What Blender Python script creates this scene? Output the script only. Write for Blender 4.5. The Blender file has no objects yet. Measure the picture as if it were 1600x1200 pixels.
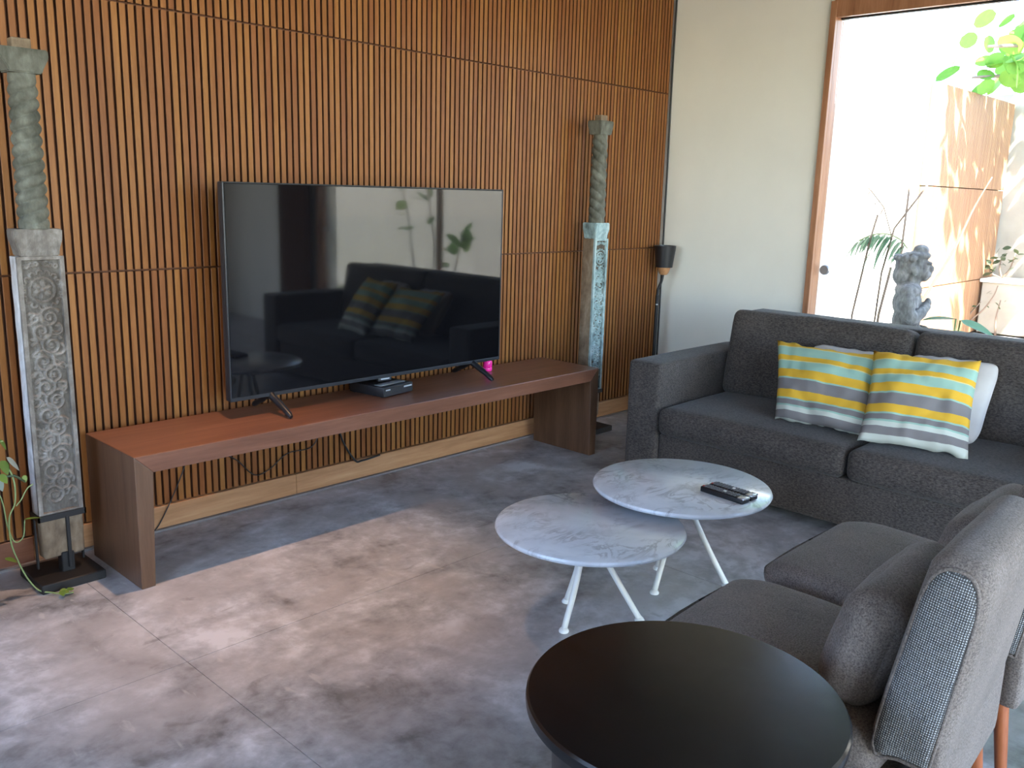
import bpy, bmesh, math, random
import numpy as np
from mathutils import Vector, Matrix, noise as mnoise

random.seed(7)
PI = math.pi
C = bpy.context.scene.collection
S = bpy.context.scene

# ------------------------------------------------------------------ camera
cam_d = bpy.data.cameras.new('camera')
cam_d.sensor_width = 36.0
cam_d.lens = 36.0 * 1397.3 / 1600.0
cam_d.clip_start = 0.05
cam = bpy.data.objects.new('camera', cam_d)
C.objects.link(cam)
def cam_matrix(pitch, roll, yaw, loc):
    fw = Vector((math.cos(yaw) * math.cos(pitch), math.sin(yaw) * math.cos(pitch), -math.sin(pitch)))
    r = Vector((math.sin(yaw), -math.cos(yaw), 0))
    dn = fw.cross(r)
    r2 = r * math.cos(roll) + dn * math.sin(roll)
    d2 = -r * math.sin(roll) + dn * math.cos(roll)
    m = Matrix((r2, -d2, -fw)).transposed().to_4x4()
    m.translation = loc
    return m
cam.matrix_world = cam_matrix(0.21163, -0.02727, 0.76095, Vector((-5.179, -3.550, 1.45)))
S.camera = cam

# ------------------------------------------------------------------ colour management, world, sun, lamps
S.view_settings.view_transform = 'Standard'
S.view_settings.look = 'None'
S.view_settings.gamma = 1.0
S.view_settings.use_curve_mapping = False
S.view_settings.exposure = 0.55

SUN_EL, SUN_AZ = math.radians(55), math.radians(-126)     # azimuth measured from +X, counter-clockwise
w = bpy.data.worlds.new('world')
S.world = w
w.use_nodes = True
nt = w.node_tree
nt.nodes.clear()
sky = nt.nodes.new('ShaderNodeTexSky')
sky.sky_type = 'NISHITA'
sky.sun_disc = False
sky.sun_elevation = SUN_EL
sky.sun_rotation = math.radians(90) - SUN_AZ
sky.air_density = 1.0
sky.dust_density = 0.7
sky.ozone_density = 2.5
bg = nt.nodes.new('ShaderNodeBackground')
bg.inputs['Strength'].default_value = 1.5
wo = nt.nodes.new('ShaderNodeOutputWorld')
nt.links.new(sky.outputs[0], bg.inputs[0])
nt.links.new(bg.outputs[0], wo.inputs[0])

sd = bpy.data.lights.new('sun', 'SUN')
sd.energy = 38.0
sd.angle = math.radians(0.6)
sd.color = (1.0, 0.93, 0.82)
sun = bpy.data.objects.new('sun', sd)
C.objects.link(sun)
to_sun = Vector((math.cos(SUN_AZ) * math.cos(SUN_EL), math.sin(SUN_AZ) * math.cos(SUN_EL), math.sin(SUN_EL)))
sun.rotation_euler = to_sun.to_track_quat('Z', 'Y').to_euler()
sun.location = (3, -6, 9)

def area_lamp(name, loc, target, sx, sy, power, color):
    d = bpy.data.lights.new(name, 'AREA')
    d.shape = 'RECTANGLE'
    d.size, d.size_y = sx, sy
    d.energy = power
    d.color = color
    o = bpy.data.objects.new(name, d)
    C.objects.link(o)
    o.location = loc
    o.rotation_euler = (Vector(loc) - Vector(target)).to_track_quat('Z', 'Y').to_euler()
    return o
# warm recessed ceiling lamp washing the slatted wall
def spot_lamp(name, loc, target, power, color, size, blend, radius):
    d = bpy.data.lights.new(name, 'SPOT')
    d.energy = power
    d.color = color
    d.spot_size = math.radians(size)
    d.spot_blend = blend
    d.shadow_soft_size = radius
    o = bpy.data.objects.new(name, d)
    C.objects.link(o)
    o.location = loc
    o.rotation_euler = (Vector(loc) - Vector(target)).to_track_quat('Z', 'Y').to_euler()
    return o
spot_lamp('ceiling_downlight', (-3.46, -0.60, 3.08), (-3.62, -0.72, 0), 190, (1.0, 0.60, 0.34), 47, 1.0, 0.03)

# ------------------------------------------------------------------ object helpers
def link(o, parent=None):
    C.objects.link(o)
    if parent is not None:
        o.parent = parent
    return o

def obj(name, bm, mat, parent=None, smooth=None, loc=None, rot=None):
    me = bpy.data.meshes.new(name)
    bm.normal_update()
    bm.to_mesh(me)
    bm.free()
    if mat is not None:
        for m in (mat if isinstance(mat, (list, tuple)) else [mat]):
            me.materials.append(m)
    if smooth is not None:
        me.polygons.foreach_set('use_smooth', [True] * len(me.polygons))
        if smooth < 179:
            me.set_sharp_from_angle(angle=math.radians(smooth))
    o = bpy.data.objects.new(name, me)
    link(o, parent)
    if loc is not None:
        o.location = loc
    if rot is not None:
        o.rotation_euler = rot
    return o

def tag(o, label=None, cat=None, group=None, kind=None):
    if label: o['label'] = label
    if cat: o['category'] = cat
    if group: o['group'] = group
    if kind: o['kind'] = kind
    return o

def thing(name, label, cat, loc=(0, 0, 0), rz=0.0, group=None, rot=None):
    o = bpy.data.objects.new(name, None)
    o.empty_display_size = 0.1
    C.objects.link(o)
    o.location = loc
    o.rotation_euler = rot if rot else (0, 0, rz)
    return tag(o, label, cat, group)

def copy_tree(o, parent=None):
    c = o.copy()
    C.objects.link(c)
    if parent is not None:
        c.parent = parent
    for ch in list(o.children):
        copy_tree(ch, c)
    return c

# ------------------------------------------------------------------ mesh helpers
def add_box(bm, c, s, M=None):
    hx, hy, hz = s[0] / 2, s[1] / 2, s[2] / 2
    vs = []
    for x in (-hx, hx):
        for y in (-hy, hy):
            for z in (-hz, hz):
                p = Vector((c[0] + x, c[1] + y, c[2] + z))
                vs.append(bm.verts.new(M @ p if M else p))
    f = [(0, 1, 3, 2), (4, 6, 7, 5), (0, 4, 5, 1), (2, 3, 7, 6), (0, 2, 6, 4), (1, 5, 7, 3)]
    return [bm.faces.new([vs[i] for i in q]) for q in f]

def rbox(c, s, bev=0.005, seg=2):
    bm = bmesh.new()
    add_box(bm, c, s)
    if bev > 0:
        bmesh.ops.bevel(bm, geom=bm.edges[:], offset=bev, segments=seg, profile=0.5, affect='EDGES')
    return bm

def prism(poly, axis, a, b, bev=0.0, seg=2):
    """extrude polygon (list of 2d) along axis 0/1/2 from a to b"""
    bm = bmesh.new()
    def P(p, t):
        if axis == 0: return (t, p[0], p[1])
        if axis == 1: return (p[0], t, p[1])
        return (p[0], p[1], t)
    v0 = [bm.verts.new(P(p, a)) for p in poly]
    v1 = [bm.verts.new(P(p, b)) for p in poly]
    n = len(poly)
    bm.faces.new(v0)
    bm.faces.new(list(reversed(v1)))
    for i in range(n):
        bm.faces.new((v0[i], v1[i], v1[(i + 1) % n], v0[(i + 1) % n]))
    bmesh.ops.recalc_face_normals(bm, faces=bm.faces[:])
    if bev > 0:
        bmesh.ops.bevel(bm, geom=bm.edges[:], offset=bev, segments=seg, profile=0.5, affect='EDGES')
    return bm

def add_tube(bm, pts, r, n=8, cap=True):
    pts = [Vector(p) for p in pts]
    rs = r if isinstance(r, (list, tuple)) else [r] * len(pts)
    rings = []
    up = None
    for i, p in enumerate(pts):
        if i == 0: t = pts[1] - pts[0]
        elif i == len(pts) - 1: t = pts[-1] - pts[-2]
        else: t = pts[i + 1] - pts[i - 1]
        t.normalize()
        if up is None:
            a = Vector((0, 0, 1)) if abs(t.z) < 0.9 else Vector((1, 0, 0))
            up = (a - t * a.dot(t)).normalized()
        else:
            up = (up - t * up.dot(t)).normalized()
        sd_ = t.cross(up)
        rings.append([bm.verts.new(p + (up * math.cos(2 * PI * k / n) + sd_ * math.sin(2 * PI * k / n)) * rs[i]) for k in range(n)])
    for a, b in zip(rings, rings[1:]):
        for k in range(n):
            bm.faces.new((a[k], a[(k + 1) % n], b[(k + 1) % n], b[k]))
    if cap:
        bm.faces.new(list(reversed(rings[0])))
        bm.faces.new(rings[-1])

def tube(pts, r, n=8):
    bm = bmesh.new()
    add_tube(bm, pts, r, n)
    return bm

def spline(pts, k=6):
    """Catmull-Rom through points"""
    P = [Vector(p) for p in pts]
    P = [P[0] * 2 - P[1]] + P + [P[-1] * 2 - P[-2]]
    out = []
    for i in range(1, len(P) - 2):
        for j in range(k):
            t = j / k
            a, b, c, d = P[i - 1], P[i], P[i + 1], P[i + 2]
            out.append(0.5 * ((2 * b) + (c - a) * t + (2 * a - 5 * b + 4 * c - d) * t * t + (3 * b - a - 3 * c + d) * t ** 3))
    out.append(P[-2])
    return out

def lathe(prof, n=48, center=(0, 0), twist=None):
    """prof: list of (r,z); twist(theta,z)->radius factor"""
    bm = bmesh.new()
    rings = []
    for r, z in prof:
        if r < 1e-6:
            rings.append([bm.verts.new((center[0], center[1], z))])
        else:
            rg = []
            for k in range(n):
                th = 2 * PI * k / n
                rr = r * (twist(th, z) if twist else 1.0)
                rg.append(bm.verts.new((center[0] + rr * math.cos(th), center[1] + rr * math.sin(th), z)))
            rings.append(rg)
    for a, b in zip(rings, rings[1:]):
        if len(a) == 1 and len(b) == 1: continue
        if len(a) == 1:
            for k in range(n): bm.faces.new((a[0], b[(k + 1) % n], b[k]))
        elif len(b) == 1:
            for k in range(n): bm.faces.new((a[k], a[(k + 1) % n], b[0]))
        else:
            for k in range(n): bm.faces.new((a[k], a[(k + 1) % n], b[(k + 1) % n], b[k]))
    bmesh.ops.recalc_face_normals(bm, faces=bm.faces[:])
    return bm

def cushion(s, r=0.03, puff=(0, 0, 0.01), nx=20, ny=20, nz=6, wr=0.0, seed=0):
    """dense rounded box; puff bulges each face pair; wr = wrinkle amplitude"""
    bm = bmesh.new()
    h = (s[0] / 2, s[1] / 2, s[2] / 2)
    N = (nx, ny, nz)
    vm = {}
    def V(i, j, k):
        key = (i, j, k)
        if key in vm: return vm[key]
        # denser towards the edges
        u = [math.sin((2 * a / n - 1) * PI / 2) for a, n in zip(key, N)]
        p = Vector((u[0] * h[0], u[1] * h[1], u[2] * h[2]))
        q = Vector([max(-(hh - r), min(hh - r, c)) for hh, c in zip(h, p)])
        d = p - q
        if d.length > 1e-9:
            p = q + d.normalized() * r
        for a in range(3):
            b, c = (a + 1) % 3, (a + 2) % 3
            f = (1 - u[b] ** 2) * (1 - u[c] ** 2)
            p[a] += puff[a] * f * (1 if u[a] > 0 else -1) * abs(u[a])
        if wr > 0:
            nz_ = mnoise.noise(Vector((p.x * 7 + seed, p.y * 7, p.z * 7))) + 0.5 * mnoise.noise(Vector((p.x * 19 + seed, p.y * 19, p.z * 19)))
            dirn = p.normalized()
            p = p + dirn * nz_ * wr
        vm[key] = bm.verts.new(p)
        return vm[key]
    def quad(a, b, c, d): bm.faces.new((V(*a), V(*b), V(*c), V(*d)))
    for i in range(nx):
        for j in range(ny):
            quad((i, j, 0), (i, j + 1, 0), (i + 1, j + 1, 0), (i + 1, j, 0))
            quad((i, j, nz), (i + 1, j, nz), (i + 1, j + 1, nz), (i, j + 1, nz))
    for i in range(nx):
        for k in range(nz):
            quad((i, 0, k), (i + 1, 0, k), (i + 1, 0, k + 1), (i, 0, k + 1))
            quad((i, ny, k), (i, ny, k + 1), (i + 1, ny, k + 1), (i + 1, ny, k))
    for j in range(ny):
        for k in range(nz):
            quad((0, j, k), (0, j, k + 1), (0, j + 1, k + 1), (0, j + 1, k))
            quad((nx, j, k), (nx, j + 1, k), (nx, j + 1, k + 1), (nx, j, k + 1))
    return bm

# ------------------------------------------------------------------ material helpers
class N:
    def __init__(self, name):
        self.m = bpy.data.materials.new(name)
        self.m.use_nodes = True
        self.t = self.m.node_tree
        self.b = self.t.nodes['Principled BSDF']
        self.tc = None
    def n(self, typ, **kw):
        nd = self.t.nodes.new(typ)
        for k, v in kw.items():
            if k.startswith('i_'):
                key = k[2:]
                nd.inputs[int(key) if key.isdigit() else key.replace('_', ' ')].default_value = v
            else:
                setattr(nd, k, v)
        return nd
    def l(self, a, b): self.t.links.new(a, b)
    def coord(self, which='Object', scale=(1, 1, 1), rot=(0, 0, 0), loc=(0, 0, 0)):
        if self.tc is None: self.tc = self.n('ShaderNodeTexCoord')
        mp = self.n('ShaderNodeMapping')
        mp.inputs['Scale'].default_value = scale
        mp.inputs['Rotation'].default_value = rot
        mp.inputs['Location'].default_value = loc
        self.l(self.tc.outputs[which], mp.inputs[0])
        return mp.outputs[0]
    def noise(self, co, scale, detail=4, rough=0.55, dist=0.0):
        nd = self.n('ShaderNodeTexNoise')
        nd.inputs['Scale'].default_value = scale
        nd.inputs['Detail'].default_value = detail
        nd.inputs['Roughness'].default_value = rough
        nd.inputs['Distortion'].default_value = dist
        self.l(co, nd.inputs['Vector'])
        return nd.outputs['Fac']
    def ramp(self, fac, stops, interp='LINEAR'):
        r = self.n('ShaderNodeValToRGB')
        r.color_ramp.interpolation = interp
        el = r.color_ramp.elements
        while len(el) < len(stops): el.new(0.5)
        for e, (p, c) in zip(el, stops):
            e.position = p
            e.color = (*c, 1) if len(c) == 3 else c
        self.l(fac, r.inputs[0])
        return r.outputs[0]
    def math(self, op, a, b=None):
        m_ = self.n('ShaderNodeMath', operation=op)
        for i, x in enumerate((a, b)):
            if x is None: continue
            if isinstance(x, (int, float)): m_.inputs[i].default_value = x
            else: self.l(x, m_.inputs[i])
        return m_.outputs[0]
    def mix(self, fac, a, b, blend='MIX'):
        m_ = self.n('ShaderNodeMix', data_type='RGBA', blend_type=blend)
        for i, x in ((0, fac), (6, a), (7, b)):
            if isinstance(x, (int, float)): m_.inputs[i].default_value = x
            elif isinstance(x, tuple): m_.inputs[i].default_value = (*x, 1) if len(x) == 3 else x
            else: self.l(x, m_.inputs[i])
        return m_.outputs[2]
    def bump(self, h, strength=0.2, dist=0.01):
        b = self.n('ShaderNodeBump')
        b.inputs['Strength'].default_value = strength
        b.inputs['Distance'].default_value = dist
        self.l(h, b.inputs['Height'])
        self.l(b.outputs[0], self.b.inputs['Normal'])
    def set(self, col=None, rough=None, metal=None, spec=None, sheen=None, coat=None, coat_r=None):
        for key, v in (('Base Color', col), ('Roughness', rough), ('Metallic', metal), ('Specular IOR Level', spec),
                       ('Sheen Weight', sheen), ('Coat Weight', coat), ('Coat Roughness', coat_r)):
            if v is None: continue
            if isinstance(v, tuple): self.b.inputs[key].default_value = (*v, 1)
            elif isinstance(v, (int, float)): self.b.inputs[key].default_value = v
            else: self.l(v, self.b.inputs[key])
        return self

def plain(name, col, rough=0.6, metal=0.0, spec=0.5, coat=0.0, var=0.06, sc=30):
    k = N(name)
    f = k.noise(k.coord(), sc, 3)
    lo = tuple(c * (1 - var) for c in col)
    hi = tuple(min(1, c * (1 + var)) for c in col)
    k.set(k.ramp(f, [(0.3, lo), (0.7, hi)]), rough, metal, spec, coat=coat)
    return k.m

def rand_val(k):
    oi = k.n('ShaderNodeObjectInfo')
    ge = k.n('ShaderNodeNewGeometry')
    return k.math('FRACT', k.math('ADD', oi.outputs['Random'], ge.outputs['Random Per Island']))

def wood(name, dark, mid, light, axis='Z', scale=6.0, rough=0.45, coat=0.0, per_piece=0.0, spec=0.4, bump=0.05):
    k = N(name)
    st = {'X': (0.09, 1, 1), 'Y': (1, 0.09, 1), 'Z': (1, 1, 0.09)}[axis]
    co = k.coord('Object', tuple(s * scale for s in st))
    if per_piece:
        rv = rand_val(k)
        add = k.n('ShaderNodeVectorMath', operation='ADD')
        k.l(co, add.inputs[0])
        cx = k.n('ShaderNodeCombineXYZ')
        for i in range(3): k.l(k.math('MULTIPLY', rv, 37.0 + i * 11), cx.inputs[i])
        k.l(cx.outputs[0], add.inputs[1])
        co = add.outputs[0]
    f1 = k.noise(co, 3.0, 6, 0.6, 0.6)
    f2 = k.noise(co, 22.0, 3, 0.6, 0.2)
    f = k.math('ADD', k.math('MULTIPLY', f1, 0.75), k.math('MULTIPLY', f2, 0.25))
    col = k.ramp(f, [(0.3, dark), (0.5, mid), (0.72, light)])
    if per_piece:
        v = k.math('ADD', k.math('MULTIPLY', rv, per_piece), 1 - per_piece / 2)
        hs = k.n('ShaderNodeHueSaturation')
        k.l(v, hs.inputs['Value'])
        k.l(k.math('ADD', k.math('MULTIPLY', rv, 0.010), 0.494), hs.inputs['Hue'])
        k.l(col, hs.inputs['Color'])
        col = hs.outputs[0]
    k.set(col, rough, 0, spec, coat=coat)
    k.bump(f2, bump, 0.004)
    return k.m

def melange(name, dark, light, scale=420, rough=0.95, sheen=0.25, stretch=(1, 1, 1), big=0.25):
    k = N(name)
    f = k.noise(k.coord('Object', stretch), scale, 3, 0.75)
    g = k.noise(k.coord('Object'), 5, 3)
    col = k.ramp(f, [(0.36, dark), (0.64, light)])
    col = k.mix(big, col, k.ramp(g, [(0.3, tuple(c * 0.75 for c in dark)), (0.7, light)]))
    k.set(col, rough, 0, 0.25, sheen=sheen)
    k.b.inputs['Sheen Roughness'].default_value = 0.5
    k.bump(f, 0.25, 0.002)
    return k.m

# ------------------------------------------------------------------ materials
M_slat = wood('slat_wood', (0.165, 0.058, 0.014), (0.222, 0.085, 0.022), (0.285, 0.122, 0.036), 'Z', 7, 0.45, 0.0, 0.26, 0.22)
M_slatpale = wood('sunlit_pale_slat_wood', (0.30, 0.155, 0.080), (0.37, 0.20, 0.11), (0.44, 0.26, 0.15), 'Z', 7, 0.6, 0.0, 0.2)  # paler than the indoor slats: whitening by the sun is put into the colour
M_back_shade = plain('dark_backing_and_gap_shade', (0.085, 0.028, 0.009), 0.8)  # wall backing colour, also painted on slat sides as shade in the gaps
M_base = wood('baseboard_wood', (0.26, 0.12, 0.045), (0.40, 0.20, 0.09), (0.52, 0.30, 0.15), 'X', 4, 0.5)
M_bench = wood('bench_wood', (0.115, 0.046, 0.026), (0.170, 0.070, 0.040), (0.235, 0.105, 0.062), 'X', 5, 0.34, 0.10)
M_benchleg = wood('bench_leg_wood', (0.075, 0.037, 0.020), (0.118, 0.060, 0.033), (0.165, 0.088, 0.050), 'Z', 5, 0.36, 0.10)
M_door = wood('door_wood', (0.20, 0.085, 0.040), (0.33, 0.15, 0.075), (0.45, 0.23, 0.13), 'Z', 5, 0.4)
M_orange = wood('chair_leg_wood', (0.22, 0.06, 0.02), (0.34, 0.10, 0.035), (0.42, 0.15, 0.06), 'Z', 8, 0.35, 0.2)

M_orange2 = plain('rust_cloth', (0.16, 0.07, 0.035), 0.9)
def m_cream():
    k = N('cream_paint')
    f = k.noise(k.coord(), 2.2, 4)
    k.set(k.ramp(f, [(0.3, (0.72, 0.69, 0.61)), (0.7, (0.77, 0.74, 0.655))]), 0.75, 0, 0.3)
    k.bump(k.noise(k.coord(), 90, 3), 0.06, 0.003)
    return k.m
M_cream = m_cream()
M_white = plain('white_plaster', (0.80, 0.79, 0.75), 0.85, var=0.03, sc=6)
M_ceil = wood('ceiling_timber', (0.07, 0.045, 0.03), (0.10, 0.065, 0.045), (0.14, 0.095, 0.065), 'X', 3, 0.6)
M_endwall2 = plain('cream_court_plaster', (0.47, 0.455, 0.42), 0.85, var=0.05, sc=3)
M_endwall = plain('weathered_plaster', (0.40, 0.355, 0.29), 0.85, var=0.10, sc=4)

def m_floor():
    k = N('polished_concrete')
    co = k.coord('Object')
    a = k.noise(co, 1.3, 6, 0.62, 0.8)
    b = k.noise(co, 6.5, 8, 0.66, 0.25)
    c = k.noise(co, 19, 5, 0.6, 0.3)
    f = k.math('ADD', k.math('MULTIPLY', a, 0.45), k.math('ADD', k.math('MULTIPLY', b, 0.42), k.math('MULTIPLY', c, 0.13)))
    col = k.ramp(f, [(0.40, (0.150, 0.144, 0.140)), (0.46, (0.285, 0.280, 0.282)), (0.53, (0.425, 0.422, 0.432)), (0.59, (0.60, 0.60, 0.62))])
    h = k.noise(co, 2.3, 4, 0.6, 0.5)
    col = k.mix(k.ramp(h, [(0.45, (0, 0, 0)), (0.62, (0.6, 0.6, 0.6))]), col, (0.39, 0.36, 0.345))
    # dark worn flecks and pale scuffs
    s = k.noise(k.coord('Object', (1.0, 1.5, 1.0)), 6.5, 5, 0.6, 0.5)
    col = k.mix(k.ramp(s, [(0.62, (0, 0, 0)), (0.74, (0.5, 0.5, 0.5))]), col, (0.10, 0.088, 0.08))
    s2 = k.noise(k.coord('Object', (2.2, 0.8, 1.0), (0, 0, 0.6)), 11, 3, 0.5, 0.3)
    col = k.mix(k.ramp(s2, [(0.66, (0, 0, 0)), (0.73, (0.55, 0.55, 0.55))]), col, (0.50, 0.48, 0.45))
    k.set(col, k.ramp(b, [(0.3, (0.30,) * 3), (0.7, (0.52,) * 3)]), 0, 0.45)
    k.bump(b, 0.05, 0.004)
    return k.m
M_floor = m_floor()
M_joint = plain('joint_filler', (0.19, 0.165, 0.15), 0.9)
M_pave = plain('garden_paving', (0.44, 0.44, 0.44), 0.9, var=0.2, sc=5)
M_lawn = plain('garden_ground', (0.17, 0.19, 0.10), 0.95, var=0.3, sc=2)

def m_marble():
    k = N('white_marble')
    co = k.coord('Object')
    d = k.noise(co, 3.0, 5, 0.6, 0.9)
    v1 = k.noise(k.coord('Object', (1, 2.2, 1), (0, 0, 0.7)), 4.5, 7, 0.62, 1.6)
    vein = k.math('ABSOLUTE', k.math('SUBTRACT', v1, 0.5))
    col = k.ramp(d, [(0.30, (0.60, 0.65, 0.71)), (0.62, (0.79, 0.83, 0.88))])
    m2 = k.noise(co, 5.0, 3)
    msk = k.math('MULTIPLY', k.ramp(vein, [(0.0, (0.75,) * 3), (0.06, (0, 0, 0))]), k.ramp(m2, [(0.44, (0, 0, 0)), (0.60, (1, 1, 1))]))
    col = k.mix(msk, col, (0.36, 0.38, 0.42))
    k.set(col, 0.16, 0, 0.5)
    return k.m
M_marble = m_marble()
M_whitemetal = plain('white_enamel', (0.80, 0.82, 0.80), 0.32, var=0.02)

def m_blacktop():
    k = N('black_stained_wood')
    co = k.coord('Object')
    f = k.noise(k.coord('Object', (6, 0.7, 1), (0, 0, 0.5)), 9, 5, 0.6)
    g = k.noise(co, 7, 5, 0.6, 1.5)
    k.set(k.ramp(f, [(0.3, (0.004, 0.0038, 0.004)), (0.7, (0.008, 0.0075, 0.008))]),
          k.ramp(g, [(0.3, (0.19,) * 3), (0.75, (0.25,) * 3)]), 0, 0.42)
    return k.m
M_black = m_blacktop()
M_iron = plain('black_iron', (0.014, 0.013, 0.013), 0.55, 0.2)
M_plast = plain('black_plastic', (0.011, 0.011, 0.013), 0.38)
M_bezel = plain('charcoal_bezel', (0.03, 0.032, 0.036), 0.32, 0.4)
def m_screen():
    k = N('glossy_screen')
    f = k.noise(k.coord(), 3, 2)
    k.set(k.ramp(f, [(0.3, (0.0035, 0.0035, 0.0045)), (0.7, (0.0045, 0.0045, 0.0055))]), 0.04, 0, 0.62)
    return k.m
M_screen = m_screen()
M_steel = plain('brushed_steel', (0.30, 0.28, 0.28), 0.35, 0.8)
M_silver = plain('silver_plastic', (0.55, 0.58, 0.62), 0.25, 0.7)
M_grey = plain('grey_print', (0.35, 0.37, 0.40), 0.5)
M_key = plain('rubber_keys', (0.17, 0.17, 0.18), 0.6)
M_red = plain('red_key', (0.45, 0.05, 0.04), 0.5)
M_whitekey = plain('white_key', (0.75, 0.75, 0.75), 0.5)
M_pink = plain('pink_plastic', (0.85, 0.02, 0.30), 0.25)
M_pinkpale = plain('pale_pink_cap', (0.9, 0.40, 0.62), 0.3)
M_cable = plain('black_cable', (0.012, 0.012, 0.012), 0.5)

M_sofa = melange('charcoal_sofa_fabric', (0.019, 0.0155, 0.0135), (0.104, 0.087, 0.077), 170, 0.95, 0.10, (1, 0.45, 1.0))
M_lounge = melange('taupe_melange_fabric', (0.074, 0.061, 0.053), (0.262, 0.222, 0.198), 240, 0.95, 0.08)
def m_weave():
    k = N('coarse_weave_fabric')
    def wv(dirn, sc):
        nd = k.n('ShaderNodeTexWave', wave_type='BANDS', bands_direction=dirn)
        nd.inputs['Scale'].default_value = sc
        nd.inputs['Distortion'].default_value = 1.2
        nd.inputs['Detail'].default_value = 1.0
        nd.inputs['Detail Scale'].default_value = 0.6
        k.l(k.coord('Object'), nd.inputs['Vector'])
        return nd.outputs['Fac']
    a, b = wv('Y', 72), wv('Z', 62)
    h = k.math('MULTIPLY', a, b)
    n_ = k.noise(k.coord('Object'), 160, 2)
    f = k.math('ADD', k.math('MULTIPLY', h, 0.75), k.math('MULTIPLY', n_, 0.35))
    k.set(k.ramp(f, [(0.10, (0.034, 0.033, 0.033)), (0.45, (0.14, 0.14, 0.14)), (0.85, (0.60, 0.61, 0.61))]), 0.95, 0, 0.2, sheen=0.2)
    k.bump(h, 0.5, 0.003)
    return k.m
M_weave = m_weave()
M_pillowgrey = plain('pale_cotton', (0.52, 0.50, 0.48), 0.9, var=0.06, sc=12)

STRIPES = [(0.0, 'w'), (0.03, 'g'), (0.115, 'w'), (0.165, 'a'), (0.185, 'g'), (0.245, 'a'), (0.265, 'y'), (0.36, 'g'), (0.495, 'a'),
           (0.515, 'y'), (0.62, 'a'), (0.725, 'p'), (0.735, 'y'), (0.80, 'a'), (0.915, 'p'), (0.928, 'y')]
SC = {'w': (0.52, 0.54, 0.47), 'g': (0.20, 0.185, 0.18), 'a': (0.29, 0.45, 0.36), 'y': (0.66, 0.39, 0.040), 'p': (0.60, 0.54, 0.28)}
def m_stripes(h):
    k = N('striped_cotton')
    sp = k.n('ShaderNodeSeparateXYZ')
    k.l(k.coord('Object'), sp.inputs[0])
    wob = k.math('MULTIPLY', k.math('SUBTRACT', k.noise(k.coord('Object'), 9, 2), 0.5), 0.012)
    v = k.math('ADD', k.math('ADD', k.math('DIVIDE', sp.outputs[2], h), 0.5), wob)
    k.set(k.ramp(v, [(p, SC[c]) for p, c in STRIPES], 'CONSTANT'), 0.85, 0, 0.2)
    k.bump(k.noise(k.coord('Object'), 300, 2), 0.1, 0.002)
    return k.m
M_stripes = m_stripes(0.40)

def m_old(name, tints, rough=0.85):
    k = N(name)
    co = k.coord('Object')
    a = k.noise(co, 7, 6, 0.65, 0.6)
    b = k.noise(k.coord('Object', (1, 1, 0.35)), 40, 5, 0.65)
    f = k.math('ADD', k.math('MULTIPLY', a, 0.6), k.math('MULTIPLY', b, 0.4))
    k.set(k.ramp(f, [(0.36, tints[0]), (0.5, tints[1]), (0.64, tints[2])]), rough, 0, 0.25)
    k.bump(b, 0.35, 0.006)
    return k.m
M_oldgrey = m_old('weathered_grey_wood', ((0.085, 0.070, 0.057), (0.165, 0.143, 0.122), (0.30, 0.275, 0.245)))
M_oldpale = m_old('daylit_pale_wood', ((0.30, 0.28, 0.26), (0.46, 0.45, 0.44), (0.62, 0.61, 0.60)))  # pale post side: the daylight falling on it is painted into the colour
M_oldgreen = m_old('grey_green_patina', ((0.060, 0.060, 0.045), (0.115, 0.112, 0.088), (0.185, 0.185, 0.15)))
M_oldblue = m_old('blue_green_patina', ((0.10, 0.13, 0.125), (0.26, 0.36, 0.36), (0.48, 0.56, 0.55)))
M_oldbrown = m_old('bare_brown_wood', ((0.12, 0.085, 0.055), (0.20, 0.145, 0.095), (0.30, 0.235, 0.17)))
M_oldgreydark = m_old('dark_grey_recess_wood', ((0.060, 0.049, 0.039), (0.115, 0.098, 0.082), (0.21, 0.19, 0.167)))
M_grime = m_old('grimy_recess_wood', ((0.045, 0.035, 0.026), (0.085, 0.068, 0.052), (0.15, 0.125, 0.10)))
M_stone = m_old('carved_stone', ((0.075, 0.072, 0.070), (0.155, 0.150, 0.146), (0.29, 0.282, 0.275)), 0.95)

def m_leaf(name, a, b, trans=0.35):
    k = N(name)
    rv = rand_val(k)
    f = k.noise(k.coord('Object'), 14, 3)
    col = k.mix(k.math('MULTIPLY', k.math('ADD', rv, f), 0.5), a, b)
    k.set(col, 0.45, 0, 0.4)
    tr = k.n('ShaderNodeBsdfTranslucent')
    k.l(col, tr.inputs[0])
    mx = k.n('ShaderNodeMixShader')
    mx.inputs[0].default_value = trans
    out = k.t.nodes['Material Output']
    k.l(k.b.outputs[0], mx.inputs[1])
    k.l(tr.outputs[0], mx.inputs[2])
    k.l(mx.outputs[0], out.inputs[0])
    return k.m
M_leaf = m_leaf('vine_leaf', (0.06, 0.14, 0.025), (0.26, 0.33, 0.05))
M_leafg = m_leaf('grey_leaf', (0.20, 0.25, 0.20), (0.34, 0.38, 0.33), 0.2)
M_tree = m_leaf('tree_leaf', (0.10, 0.28, 0.05), (0.32, 0.50, 0.09), 0.5)
M_palm = m_leaf('palm_leaf', (0.06, 0.14, 0.09), (0.14, 0.25, 0.15), 0.3)
M_shrub = m_leaf('shrub_leaf', (0.04, 0.06, 0.03), (0.10, 0.13, 0.06), 0.2)
M_stem = plain('green_stem', (0.20, 0.26, 0.10), 0.6)
M_twig = plain('brown_twig', (0.22, 0.16, 0.12), 0.8)
M_pot = plain('dark_planter', (0.05, 0.045, 0.04), 0.7)

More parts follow.
